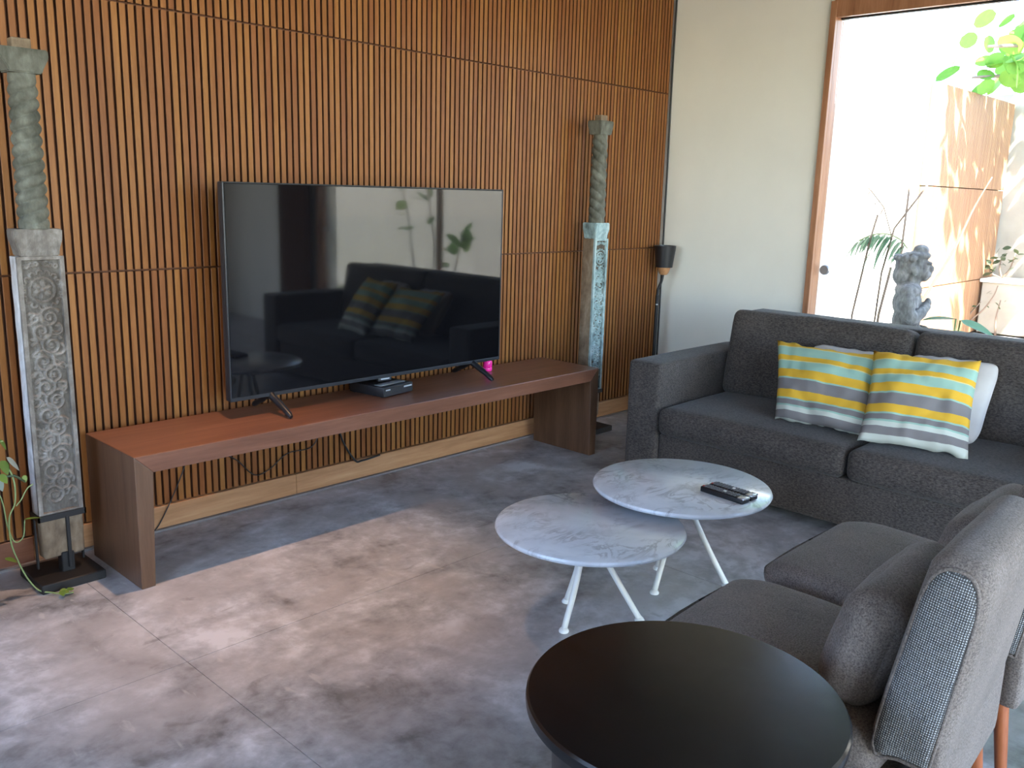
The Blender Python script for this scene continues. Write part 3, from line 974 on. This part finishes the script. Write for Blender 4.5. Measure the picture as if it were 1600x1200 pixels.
cable('wall_cord', 'long black cord running up the corner beside the slats', [(-0.010, -0.020, 0.02), (-0.010, -0.020, 0.6), (-0.010, -0.016, 1.2), (-0.010, -0.014, 1.6), (-0.010, -0.007, 2.2), (-0.009, -0.007, 2.75), (-0.009, -0.007, 3.11)], 0.006)

# =================================================================== CARVED POSTS
def relief(w_, h_, seed, nx=56):
    ny = int(nx * h_ / w_)
    X, Z = np.meshgrid(np.linspace(0, w_, nx), np.linspace(0, h_, ny))
    rnd = random.Random(seed)
    H = np.zeros_like(X)
    inner = (X > 0.016) & (X < w_ - 0.016) & (Z > 0.012) & (Z < h_ - 0.012)
    H[:] = 0.0
    H[inner] = -0.011
    fs_ = w_ / 0.152
    def ridge(pts, wd, amp):
        wd = wd * fs_ * 0.95
        P = np.array(pts)
        nonlocal H
        x0, x1 = P[:, 0].min() - 3 * wd, P[:, 0].max() + 3 * wd
        z0, z1 = P[:, 1].min() - 3 * wd, P[:, 1].max() + 3 * wd
        m = (X >= x0) & (X <= x1) & (Z >= z0) & (Z <= z1) & inner
        if not m.any(): return
        q = np.stack([X[m], Z[m]], 1)
        d = np.sqrt(((q[:, None, :] - P[None]) ** 2).sum(2)).min(1)
        H[m] = np.maximum(H[m], -0.011 + amp * np.exp(-(d / wd) ** 2))
    cx = w_ / 2
    # rosette
    zc = h_ - 0.115
    R = w_ * 0.27
    ridge([(cx + R * math.cos(a), zc + R * math.sin(a)) for a in np.linspace(0, 2 * PI, 60)], 0.0042, 0.011)
    for k in range(15):
        a = 2 * PI * k / 15
        px_, pz_ = cx + R * 1.42 * math.cos(a), zc + R * 1.42 * math.sin(a)
        ridge([(px_ + R * 0.22 * math.cos(a + b), pz_ + R * 0.22 * math.sin(a + b)) for b in np.linspace(-1.7, 1.7, 12)], 0.0034, 0.010)
    for k in range(6):
        a = 2 * PI * k / 6 + 0.3
        ridge([(cx + R * r * math.cos(a + 0.2 * r), zc + R * r * math.sin(a + 0.2 * r)) for r in np.linspace(0.40, 0.62, 4)], 0.0075, 0.0115)
    ridge([(cx, zc)], 0.009, 0.015)
    for sx in (-1, 1):
        for q in range(3):
            ridge([(cx + sx * (w_ * 0.10 + 0.016 * q + 0.006 * math.cos(a)), h_ - 0.026 + 0.006 * math.sin(a) - 0.004 * q) for a in np.linspace(0, 2 * PI, 14)], 0.0034, 0.010)
    # scrolls down the shaft
    z = zc - R * 1.75
    side = 1
    while z > 0.06:
        rr = w_ * rnd.uniform(0.22, 0.30)
        cxs = cx + side * w_ * 0.10
        sp = [(cxs + rr * (1 - 0.8 * t) * math.cos(side * (0.6 + t * 3.4 * PI) + (0 if side > 0 else PI)), z - rr * 0.7 + rr * (1 - 0.8 * t) * math.sin(side * (0.6 + t * 3.4 * PI) + (0 if side > 0 else PI))) for t in np.linspace(0, 1, 90)]
        ridge(sp, 0.0048, 0.0115)
        ridge([(cxs, z - rr * 0.7)], 0.007, 0.013)
        # leaves filling the other side
        for k in range(4):
            lx = cx - side * w_ * rnd.uniform(0.12, 0.36)
            lz = z - rr * rnd.uniform(0.0, 1.6)
            a = rnd.uniform(0, PI)
            L = rnd.uniform(0.014, 0.030)
            ridge([(lx + L * t * math.cos(a + 0.8 * t), lz + L * t * math.sin(a + 0.8 * t)) for t in np.linspace(-1, 1, 24)], rnd.uniform(0.0034, 0.006), rnd.uniform(0.007, 0.011))
        z -= rr * rnd.uniform(1.15, 1.4)
        side = -side
    # worn surface
    wv = np.array([[mnoise.noise(Vector((X[j, i] * 45 + seed, Z[j, i] * 45, 0))) for i in range(nx)] for j in range(ny)])
    H += 0.0013 * wv
    return X, Z, H

def carved_shaft(parent, w_, d_, z0, z1, face_mat, side_mat, recess_mat, seed):
    h_ = z1 - z0
    bm = rbox((0, 0.0065, (z0 + z1) / 2), (w_ - 0.002, d_ - 0.013, h_), 0.003, 2)
    bmesh.ops.subdivide_edges(bm, edges=[e for e in bm.edges if e.calc_length() > 0.3], cuts=24, use_grid_fill=True)
    for v in bm.verts:
        v.co.x += mnoise.noise(v.co * 14) * 0.0022
    obj('shaft', bm, side_mat, parent, 40)
    X, Z, H = relief(w_, h_, seed)
    ny, nx = X.shape
    bm = bmesh.new()
    V = [[bm.verts.new((X[j, i] - w_ / 2, -d_ / 2 - H[j, i], z0 + Z[j, i])) for i in range(nx)] for j in range(ny)]
    for j in range(ny - 1):
        for i in range(nx - 1):
            bm.faces.new((V[j][i], V[j][i + 1], V[j + 1][i + 1], V[j + 1][i]))
    edge = [V[0][i] for i in range(nx)] + [V[j][nx - 1] for j in range(1, ny)] + [V[ny - 1][i] for i in range(nx - 2, -1, -1)] + [V[j][0] for j in range(ny - 2, 0, -1)]
    bk = [bm.verts.new((v.co.x, -d_ / 2 + 0.013, v.co.z)) for v in edge]
    for i in range(len(edge)):
        k = (i + 1) % len(edge)
        bm.faces.new((edge[k], edge[i], bk[i], bk[k]))
    bm.faces.ensure_lookup_table()
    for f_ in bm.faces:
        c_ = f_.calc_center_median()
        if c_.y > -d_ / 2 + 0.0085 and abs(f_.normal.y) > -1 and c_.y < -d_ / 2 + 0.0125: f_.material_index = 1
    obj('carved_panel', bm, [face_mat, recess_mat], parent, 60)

def capital(parent, w0, w1, d0, d1, z0, z1, mat, name='capital'):
    """rectangular block flaring towards the top, worn edges"""
    bm = bmesh.new()
    zs = [(z0, 0.0), (z0 + (z1 - z0) * 0.14, 0.04), (z0 + (z1 - z0) * 0.66, 0.97), (z1, 1.0)]
    rings = []
    for z, f in zs:
        a, b = w0 + (w1 - w0) * f, d0 + (d1 - d0) * f
        rings.append([bm.verts.new((sx * a / 2, sy * b / 2, z)) for sx, sy in ((-1, -1), (1, -1), (1, 1), (-1, 1))])
    bm.faces.new(list(reversed(rings[0]))); bm.faces.new(rings[-1])
    for a, b in zip(rings, rings[1:]):
        for k in range(4): bm.faces.new((a[k], a[(k + 1) % 4], b[(k + 1) % 4], b[k]))
    bmesh.ops.bevel(bm, geom=bm.edges[:], offset=0.004, segments=2, affect='EDGES')
    bmesh.ops.subdivide_edges(bm, edges=[e for e in bm.edges if e.calc_length() > 0.04], cuts=4, use_grid_fill=True)
    for v in bm.verts:
        n_ = mnoise.noise(v.co * 28)
        v.co += Vector((v.co.x, v.co.y, 0)).normalized() * n_ * 0.004
    return obj(name, bm, mat, parent, 45)

def twisted(parent, r0, r1, z0, z1, starts, turns, mat, amp=0.13):
    n = 150
    prof = [(r0 + (r1 - r0) * i / n, z0 + (z1 - z0) * i / n) for i in range(n + 1)]
    def tw(th, z):
        u = (z - z0) / (z1 - z0)
        fade = min(1, u * 12, (1 - u) * 9)
        ph = starts * th + turns * 2 * PI * starts * u
        return 1 + fade * amp * (abs(math.sin(ph / 2)) ** 0.8 * 2 - 1.35) + 0.025 * mnoise.noise(Vector((math.cos(th) * 2, math.sin(th) * 2, z * 26)))
    prof = [(0, z0)] + prof + [(0, z1)]
    return obj('twisted_column', lathe(prof, 56, twist=tw), mat, parent, 179)

def post(name, label, loc, rz, w_, d_, mats, starts, turns, capw, seed, plate):
    t = thing(name, label, 'carved post', loc, rz)
    obj('base_plate', rbox((0, 0, 0.0175), (plate, plate, 0.035), 0.004, 1), M_iron, t, 40)
    obj('spigot', rbox((0.012, -0.01, 0.070), (0.045, 0.045, 0.08), 0.003, 1), M_iron, t)
    # worn foot of the shaft below the strap
    bm = rbox((0.004, 0.003, 0.177), (w_ * 0.97, d_ * 0.90, 0.168), 0.014, 3)
    bmesh.ops.subdivide_edges(bm, edges=[e for e in bm.edges if e.calc_length() > 0.05], cuts=5, use_grid_fill=True)
    for v in bm.verts:
        v.co += Vector((1, 1, 0.3)) * mnoise.noise(v.co * 20) * 0.004
    obj('foot', bm, mats['foot'], t, 50)
    carved_shaft(t, w_, d_, 0.262, 1.190, mats['face'], mats['side'], mats['recess'], seed)
    bm = bmesh.new()
    ox, oy = w_ / 2 + 0.004, d_ / 2 + 0.004
    for (cx, cy, sx, sy) in ((0, -oy, w_ + 0.014, 0.006), (0, oy, w_ + 0.014, 0.006), (-ox, 0, 0.006, d_ + 0.014), (ox, 0, 0.006, d_ + 0.014)):
        add_box(bm, (cx, cy, 0.256), (sx, sy, 0.022))
    obj('strap', bm, M_iron, t)
    obj('strap_rod', rbox((0.016, -oy, 0.152), (0.013, 0.008, 0.20), 0.002, 1), M_iron, t)
    obj('strap_rod', rbox((-ox, 0.012, 0.152), (0.008, 0.013, 0.20), 0.002, 1), M_iron, t)
    obj('strap_rod', rbox((ox, 0.012, 0.152), (0.008, 0.013, 0.20), 0.002, 1), M_iron, t)
    a, b, c_, e = capw
    capital(t, w_ * a, w_ * b, d_ * a, d_ * b * 1.02, 1.190, 1.283, mats['cap'], 'lower_capital')
    twisted(t, 0.0475, 0.042, 1.283, 1.790, starts, turns, mats['col'])
    capital(t, w_ * c_, w_ * e, max(d_ * c_, 0.085), d_ * e * 1.05, 1.790, 1.868, mats['top'], 'upper_capital')
    obj('tenon', prism([(-0.03, -0.025), (0.03, -0.025), (0.034, 0.025), (-0.028, 0.027)], 2, 1.866, 1.900, 0.004, 2), mats['foot'], t)
    return t
post('carved_post', 'tall carved grey wooden post with twisted top left of the bench', (-4.072, -0.213, 0), 0.0, 0.152, 0.074,
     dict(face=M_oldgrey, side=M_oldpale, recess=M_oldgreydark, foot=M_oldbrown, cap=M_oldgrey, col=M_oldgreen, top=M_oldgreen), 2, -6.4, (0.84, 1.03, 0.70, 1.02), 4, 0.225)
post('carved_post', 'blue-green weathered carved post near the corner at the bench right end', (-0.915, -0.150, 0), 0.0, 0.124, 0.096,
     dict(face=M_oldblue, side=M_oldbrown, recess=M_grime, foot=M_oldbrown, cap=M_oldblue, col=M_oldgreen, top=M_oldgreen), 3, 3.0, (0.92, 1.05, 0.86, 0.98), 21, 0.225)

# =================================================================== FLOOR LAMP in the corner
fl = thing('floor_lamp', 'slim black floor lamp with cone shade in the corner behind the sofa', 'floor lamp', (-0.185, -0.115, 0))
obj('base', lathe([(0, 0), (0.11, 0), (0.112, 0.004), (0.112, 0.014), (0.10, 0.019), (0.014, 0.022), (0, 0.022)], 40), M_iron, fl, 40)
obj('pole', tube([(0, 0, 0.02), (0, 0, 0.80)], 0.012, 12), M_iron, fl, 60)
obj('collar', tube([(0, 0, 0.735), (0, 0, 0.742)], 0.0135, 12), M_silver, fl, 60)
obj('neck', tube(spline([(0, 0, 0.79), (0.0, -0.004, 0.84), (0.02, -0.012, 0.89), (0.035, -0.014, 0.95)], 5), 0.009, 10), M_iron, fl, 179)
obj('socket', lathe([(0, 0.935), (0.022, 0.935), (0.032, 0.948), (0.046, 0.990), (0.046, 0.992), (0, 0.992)], 32, (0.04, -0.012)), M_base, fl, 40)
obj('shade', lathe([(0.046, 0.985), (0.056, 0.985), (0.073, 1.128), (0.069, 1.128), (0.053, 0.993), (0.046, 0.990)], 40, (0.04, -0.012)), M_plast, fl, 40)

# =================================================================== SOFA
so = thing('sofa', 'dark charcoal fabric sofa against the cream wall below the glass door', 'sofa', (-1.0, -2.035, 0))
SX = 1.0; SY = 2.035
def spart(name, x0, x1, y0, y1, z0, z1, r=0.02, puff=(0, 0, 0), mat=M_sofa, n=(14, 14, 8), wr=0.0, seed=0):
    bm = cushion((x1 - x0, abs(y1 - y0), z1 - z0), r, puff, *n, wr, seed)
    return obj(name, bm, mat, so, 179, ((x0 + x1) / 2 + SX, (y0 + y1) / 2 + SY, (z0 + z1) / 2))
spart('armrest', -1.475, -0.50, -1.048, -0.850, 0.045, 0.622, 0.022, (0.004, 0.004, 0.006))
spart('armrest', -1.475, -0.50, -3.220, -3.022, 0.045, 0.622, 0.022, (0.004, 0.004, 0.006))
spart('base', -1.455, -0.55, -3.02, -1.05, 0.045, 0.262, 0.010)
spart('back_frame', -0.665, -0.500, -3.02, -1.05, 0.045, 0.838, 0.022, (0.0, 0, 0.004))
spart('seat_cushion', -1.492, -0.70, -2.030, -1.054, 0.262, 0.405, 0.040, (0.008, 0.004, 0.022), n=(24, 28, 8), wr=0.004, seed=2)
spart('seat_cushion', -1.492, -0.70, -3.016, -2.036, 0.262, 0.405, 0.040, (0.008, 0.004, 0.022), n=(24, 28, 8), wr=0.004, seed=9)
for y0, y1, sd_ in ((-2.030, -1.056, 4), (-3.014, -2.036, 13)):
    bm = cushion((0.155, y1 - y0, 0.465), 0.045, (0.020, 0.002, 0.008), 10, 28, 22, 0.005, sd_)
    obj('back_cushion', bm, M_sofa, so, 179, (-0.795 + SX, (y0 + y1) / 2 + SY, 0.620), (0, math.radians(10), 0))
for x in (-1.40, -0.58):
    for y in (-0.95, -3.12):
        obj('foot', rbox((x + SX, y + SY, 0.0225), (0.05, 0.05, 0.045), 0.004, 1), M_iron, so)

# =================================================================== PILLOWS
def pillow_bm(w_, h_, t_, seed, wr=0.006, n=30, pinch=0.10, rnd_c=0.0):
    """knife-edge pillow: local X width, Z height, Y thickness (front = -Y)"""
    bm = bmesh.new()
    G = {}
    for sgn in (-1, 1):
        for i in range(n + 1):
            for j in range(n + 1):
                u, v = 2 * i / n - 1, 2 * j / n - 1
                edge = (i in (0, n)) or (j in (0, n))
                if edge and sgn == 1:
                    G[(1, i, j)] = G[(-1, i, j)]; continue
                th = t_ / 2 * ((1 - abs(u) ** 2.4) ** 0.55) * ((1 - abs(v) ** 2.4) ** 0.55)
                x = u * w_ / 2 * (1 - pinch * (1 - v * v) * abs(u) ** 3)
                z = v * h_ / 2 * (1 - pinch * (1 - u * u) * abs(v) ** 3)
                wn = mnoise.noise(Vector((u * 2.3 + seed, v * 2.3, sgn * 3.0))) + 0.6 * mnoise.noise(Vector((u * 6 + seed, v * 3.5, sgn * 7.0)))
                fold = 0.5 * mnoise.noise(Vector(((u + v) * 6 + seed * 2, (u - v) * 1.6, 1.0)))
                y = sgn * (th + (0 if edge else wr * (wn + fold))) + wr * 1.5 * mnoise.noise(Vector((u * 1.6 + seed, v * 1.6, 0)))
                dc = max(0.0, abs(u) + abs(v) - 1.5) / 0.5
                x *= 1 - rnd_c * dc * dc
                z *= 1 - rnd_c * dc * dc
                if edge: z += wr * 1.4 * mnoise.noise(Vector((u * 4 + seed, v * 4, 5)))
                G[(sgn, i, j)] = bm.verts.new((x, y, z))
    for sgn in (-1, 1):
        for i in range(n):
            for j in range(n):
                q = [G[(sgn, i, j)], G[(sgn, i + 1, j)], G[(sgn, i + 1, j + 1)], G[(sgn, i, j + 1)]]
                bm.faces.new(q if sgn < 0 else list(reversed(q)))
    return bm

def pillow(name, label, corners, t_, mat, seed, group=None, wr=0.006):
    """corners: BL, BR, TL (as seen from the front)"""
    BL, BR, TL = (Vector(c) for c in corners)
    ex = (BR - BL); w_ = ex.length; ex.normalize()
    ez = (TL - BL); sk = ez.dot(ex); ez = ez - ex * sk; h_ = ez.length; ez.normalize(); sk /= h_
    ey = ez.cross(ex)
    m = Matrix((ex, ey, ez)).transposed().to_4x4()
    m.translation = BL + (BR - BL) * 0.5 + ez * h_ * 0.5
    bm = pillow_bm(w_, h_, t_, seed, wr, pinch=0.055 if mat is M_stripes else 0.03, rnd_c=0.0 if mat is M_stripes else 0.10)
    for v in bm.verts: v.co.x += sk * v.co.z
    m.translation = m.translation + ex * sk * h_ * 0.5
    o = obj(name, bm, mat, None, 179)
    o.matrix_world = m
    return tag(o, label, 'pillow', group)
pillow('plain_pillow', 'plain pale grey pillow half hidden behind the left striped pillow', ((-1.10, -1.63, 0.425), (-1.10, -2.01, 0.425), (-0.930, -1.575, 0.752)), 0.11, M_pillowgrey, 8)
pillow('plain_pillow', 'plain pale grey pillow half hidden behind the right striped pillow', ((-1.13, -2.045, 0.425), (-1.08, -2.435, 0.425), (-0.935, -2.05, 0.772)), 0.12, M_pillowgrey, 18)
pillow('striped_pillow', 'left of two yellow, aqua and grey striped pillows on the sofa', ((-1.315, -1.603, 0.424), (-1.315, -2.085, 0.424), (-1.105, -1.478, 0.765)), 0.13, M_stripes, 3, None, 0.010)
pillow('striped_pillow', 'right of two yellow, aqua and grey striped pillows, in front of the cushion gap', ((-1.385, -2.035, 0.424), (-1.305, -2.468, 0.424), (-1.135, -1.965, 0.792)), 0.13, M_stripes, 31, None, 0.011)

# =================================================================== MARBLE TABLES
def marble_table(name, label, c, R, zt, feet, seed):
    t = thing(name, label, 'coffee table', (c[0], c[1], 0))
    T = 0.022
    prof = [(0, zt - T), (R - 0.010, zt - T), (R - 0.003, zt - T + 0.004), (R, zt - T * 0.5), (R - 0.003, zt - 0.004), (R - 0.010, zt), (0, zt)]
    bm = lathe(prof, 96)
    obj('marble_top', bm, M_marble, t, 30)
    obj('hub', lathe([(0, zt - T - 0.012), (0.07, zt - T - 0.012), (0.07, zt - T), (0, zt - T)], 32), M_whitemetal, t, 40)
    for (fx, fy) in feet:
        dx, dy = fx - c[0], fy - c[1]
        L = math.hypot(dx, dy)
        ux, uy = dx / L, dy / L
        pts = spline([(ux * 0.035, uy * 0.035, zt - T - 0.008), (ux * 0.04, uy * 0.04, zt - 0.09), (dx * 0.55, dy * 0.55, zt * 0.42), (dx, dy, 0.008)], 5)
        lg = obj('leg', tube(pts, 0.0105, 12), M_whitemetal, t, 179)
        obj('foot_pad', lathe([(0, 0), (0.0165, 0), (0.018, 0.004), (0.015, 0.010), (0.010, 0.016), (0, 0.017)], 20, (dx, dy)), M_whitemetal, lg, 50)
    return t
marble_table('marble_table', 'higher round white marble table nearer the sofa, with remotes on top', (-2.425, -1.815), 0.330, 0.402, [(-2.553, -1.811 - 0.0), (-2.360, -1.69), (-2.30, -1.965)], 1)
marble_table('marble_table', 'lower round white marble table tucked partly under the other one', (-2.900, -1.765), 0.325, 0.352, [(-3.027, -1.774), (-2.850, -1.635), (-2.775, -1.905)], 2)

# remotes
def remote(name, label, c, ang, w_, L, seed):
    rnd = random.Random(seed)
    t = thing(name, label, 'remote control', (c[0], c[1], 0.4022), ang)
    obj('body', rbox((0, 0, 0.0105), (L, w_, 0.021), 0.005, 3), M_plast, t, 40)
    obj('silver_end', rbox((L / 2 - 0.012, 0, 0.0185), (0.026, w_ * 0.94, 0.007), 0.002, 2), M_silver, t, 40)
    bm = bmesh.new()
    for i in range(11):
        for j in range(3):
            if i == 6 and j == 1: continue
            add_box(bm, (-L / 2 + 0.018 + i * 0.0125, (j - 1) * w_ * 0.27, 0.0222), (0.0078, w_ * 0.18, 0.003))
    obj('keys', bm, M_key, t)
    obj('red_key', rbox((-L / 2 + 0.009, -w_ * 0.25, 0.0222), (0.007, w_ * 0.2, 0.003), 0.0005, 1), M_red, t)
    obj('white_key', rbox((-L / 2 + 0.018 + 6 * 0.0125, 0, 0.0225), (0.009, w_ * 0.24, 0.0035), 0.0005, 1), M_whitekey, t)
remote('remote_control', 'slim black remote control nearer the camera of the pair on marble', (-2.438, -2.005), math.radians(-95.5), 0.044, 0.185, 1)
remote('remote_control', 'black remote control on the sofa side of the pair on marble', (-2.386, -2.008), math.radians(-94.0), 0.046, 0.180, 2)

# =================================================================== BLACK TABLE
bt = thing('black_table', 'round black wooden side table in the foreground', 'side table', (-3.862, -2.758, 0))
R = 0.294
obj('top', lathe([(0, 0.522), (R - 0.006, 0.522), (R - 0.001, 0.527), (R, 0.537), (R - 0.001, 0.545), (R - 0.005, 0.55), (0, 0.55)], 120), M_black, bt, 30)
obj('base', lathe([(0, 0), (0.250, 0), (0.252, 0.01), (0.252, 0.02), (0.236, 0.25), (0.243, 0.50), (0.246, 0.522), (0, 0.522)], 96), M_black, bt, 30)

# =================================================================== LOUNGE CHAIRS
def lounge(label, x0, w_, cush_label, rz=0.0):
    t = thing('lounge_chair', label, 'chair', (x0 + w_ / 2, -2.70, 0), rz)
    def lp(name, x_, y0, y1, z0, z1, r, puff, mat=M_lounge, n=(18, 22, 8), wr=0.0, seed=0, rot=None):
        bm = cushion((x_, abs(y1 - y0), z1 - z0), r, puff, *n, wr, seed)
        return obj(name, bm, mat, t, 179, (0, (y0 + y1) / 2 + 2.70, (z0 + z1) / 2), rot)
    lp('seat_frame', w_ - 0.02, -3.00, -2.42, 0.225, 0.305, 0.012, (0, 0, 0))
    bm = cushion((w_ + 0.03, 0.60, 0.10), 0.036, (0.006, 0.012, 0.012), 24, 24, 8, 0.002, x0)
    # thin rounded front lip
    for v in bm.verts:
        f = max(0, (v.co.y - 0.14) / 0.16)
        if v.co.z > 0: v.co.z -= 0.030 * f * f
        v.co.x *= 1 - 0.10 * f ** 2
    obj('seat_cushion', bm, M_lounge, t, 179, (0.014, 0.02, 0.360), (math.radians(2.5), 0, 0))
    lean = math.radians(8.5)
    TH, HB = 0.128, 0.455
    bm = cushion((w_, TH, HB), 0.042, (0.008, 0.010, 0.006), 22, 10, 22, 0.002, x0 + 5)
    for v in bm.verts: v.co.y *= 1 - 0.10 * (v.co.z / (HB / 2))
    bk = obj('back_cushion', bm, M_lounge, t, 179, (0, -0.352, 0.588), (lean, 0, 0))
    # coarse woven end panels set into the ends of the back cushion, edged with piping
    def outline(k, s_):
        pts = []
        for y, z in ((-0.052, -0.200), (-0.050, 0.06), (-0.046, 0.150), (-0.030, 0.196), (0.0, 0.208), (0.030, 0.196), (0.046, 0.150), (0.050, 0.06), (0.052, -0.200), (0.0, -0.206)):
            pts.append((s_ * k, y, z))
        return pts
    for s in (-1, 1):
        pts = spline(outline(0, 1) + [outline(0, 1)[0]], 4)[:-1]
        bm = bmesh.new()
        rings = []
        for k, (sc_, dx) in enumerate(((1.0, -0.004), (0.97, 0.006), (0.80, 0.011), (0.45, 0.014), (0.12, 0.015))):
            rings.append([bm.verts.new((s * (w_ / 2 + dx), p.y * sc_, p.z * (1 - (1 - sc_) * 0.9))) for p in pts])
        for a, b in zip(rings, rings[1:]):
            for k in range(len(a)): bm.faces.new((a[k], a[(k + 1) % len(a)], b[(k + 1) % len(a)], b[k]))
        bm.faces.new(rings[-1])
        bmesh.ops.recalc_face_normals(bm, faces=bm.faces[:])
        obj('end_panel', bm, M_weave, bk, 179)
        lp_ = spline(outline(0, 1) + [outline(0, 1)[0]], 4)
        obj('piping', tube([(s * (w_ / 2 + 0.002), p.y * 1.02, p.z * 1.01) for p in lp_], 0.004, 6), M_lounge, bk, 179)
    obj('back_rail', cushion((w_ - 0.01, 0.045, 0.20), 0.014, (0, 0.002, 0), 10, 4, 8), M_lounge, t, 179, (0, -0.372, 0.335))
    for s in (-1, 1):
        x = s * (w_ / 2 - 0.035)
        obj('leg', tube([(x, -0.345, 0.30), (x + s * 0.012, -0.385, 0.0)], [0.020, 0.013], 12), M_orange, t, 60)
        obj('leg', tube([(x, 0.22, 0.24), (x + s * 0.012, 0.25, 0.0)], [0.019, 0.012], 12), M_orange, t, 60)
    # loose lumbar cushion
    bm = cushion((w_ - 0.06, 0.135, 0.27), 0.062, (0.012, 0.010, 0.010), 26, 12, 18, 0.008, x0 + 3)
    o = obj('lumbar_cushion', bm, M_lounge, None, 179)
    o.matrix_world = Matrix.Translation((x0 + w_ / 2, -2.70, 0)) @ Matrix.Rotation(rz, 4, 'Z') @ Matrix.Translation((0.026, -0.196, 0.533)) @ Matrix.Rotation(math.radians(15), 4, 'X')
    tag(o, cush_label, 'cushion')
    return t
lounge('nearer taupe armless lounge chair with coarse woven end panel beside black table', -3.525, 0.525, 'rumpled taupe lumbar cushion on the nearer lounge chair', math.radians(3))
lounge('farther taupe armless lounge chair between the nearer one and the sofa', -2.885, 0.555, 'rumpled taupe lumbar cushion on the farther lounge chair')

# =================================================================== TRAILING PLANT at the left edge
def vine():
    rnd = random.Random(5)
    t = thing('trailing_plant', 'trailing vine with a few green leaves hanging left of the carved grey post', 'plant', (-4.52, -0.30, 0))
    obj('planter', lathe([(0, 0), (0.11, 0), (0.13, 0.02), (0.155, 0.44), (0.162, 0.46), (0.15, 0.46), (0.14, 0.42), (0, 0.42)], 36), M_pot, t, 40)
    O = Vector((-4.52, -0.30, 0))
    def st(pts, r=0.0035): obj('stem', tube([p - O for p in spline(pts, 6)], r, 6), M_stem, t, 179)
    K = 0.72
    st([(-4.47, -0.30, 0.42), (-4.36, -0.31, 0.56), (-4.265, -0.31, 0.50), (-4.238, -0.31, 0.44), (-4.240, -0.31, 0.36), (-4.262, -0.31, 0.31), (-4.262, -0.30, 0.22), (-4.240, -0.29, 0.13), (-4.215, -0.29, 0.06), (-4.19, -0.31, 0.018), (-4.16, -0.34, 0.010), (-4.13, -0.375, 0.008), (-4.10, -0.385, 0.008)], 0.0029)
    st([(-4.238, -0.31, 0.345), (-4.22, -0.31, 0.365), (-4.198, -0.31, 0.400), (-4.178, -0.31, 0.412)], 0.0022)
    st([(-4.47, -0.28, 0.42), (-4.36, -0.29, 0.52), (-4.285, -0.30, 0.40), (-4.268, -0.30, 0.28), (-4.25, -0.30, 0.215), (-4.222, -0.30, 0.225), (-4.212, -0.30, 0.285)], 0.0023)
    st([(-4.47, -0.32, 0.42), (-4.38, -0.34, 0.60), (-4.30, -0.32, 0.58), (-4.262, -0.32, 0.585)], 0.003)
    hl = mesh_of(leaf_mesh(0.075, 0.055, 'heart', 8, 0.25, 0.2), 'leaf', M_leaf)
    gl = mesh_of(leaf_mesh(0.085, 0.060, 'heart', 8, 0.2, 0.15), 'leaf_pale', M_leafg)
    for me, p, d, sc in ((hl, (-4.272, -0.32, 0.592), (0.4, -0.2, -0.6), 0.75), (gl, (-4.255, -0.315, 0.525), (0.75, -0.2, -0.8), 1.0), (hl, (-4.275, -0.325, 0.520), (0.3, -0.3, -0.7), 0.95),
                         (hl, (-4.285, -0.33, 0.475), (0.3, -0.5, -0.5), 0.7), (gl, (-4.285, -0.30, 0.455), (0.3, -0.3, -0.9), 0.8), (hl, (-4.205, -0.31, 0.45), (0.1, -0.4, -0.9), 0.45),
                         (hl, (-4.214, -0.30, 0.288), (0.95, -0.15, 0.15), 0.95), (hl, (-4.285, -0.30, 0.165), (0.5, -0.5, -0.1), 0.75), (hl, (-4.14, -0.365, 0.020), (0.6, -0.6, 0.0), 0.6),
                         (hl, (-4.135, -0.372, 0.022), (-0.2, -0.9, -0.05), 0.6), (hl, (-4.12, -0.378, 0.020), (0.9, 0.1, 0.05), 0.5), (hl, (-4.40, -0.33, 0.57), (0.2, -0.8, 0.3), 1.1), (hl, (-4.42, -0.27, 0.55), (-0.5, 0.4, 0.5), 1.2)):
        put(me, 'leaf', t, Vector(p) - O, d, rnd.uniform(-0.5, 0.5), sc * 0.74)
    # dark little flower stalk
    obj('stem', tube([Vector(p) - O for p in ((-4.30, -0.31, 0.46), (-4.235, -0.31, 0.455), (-4.200, -0.31, 0.425))], 0.0045, 6), M_shrub, t, 179)
vine()

# names unique by kind for the few meshes made in loops are handled by Blender's own suffixes
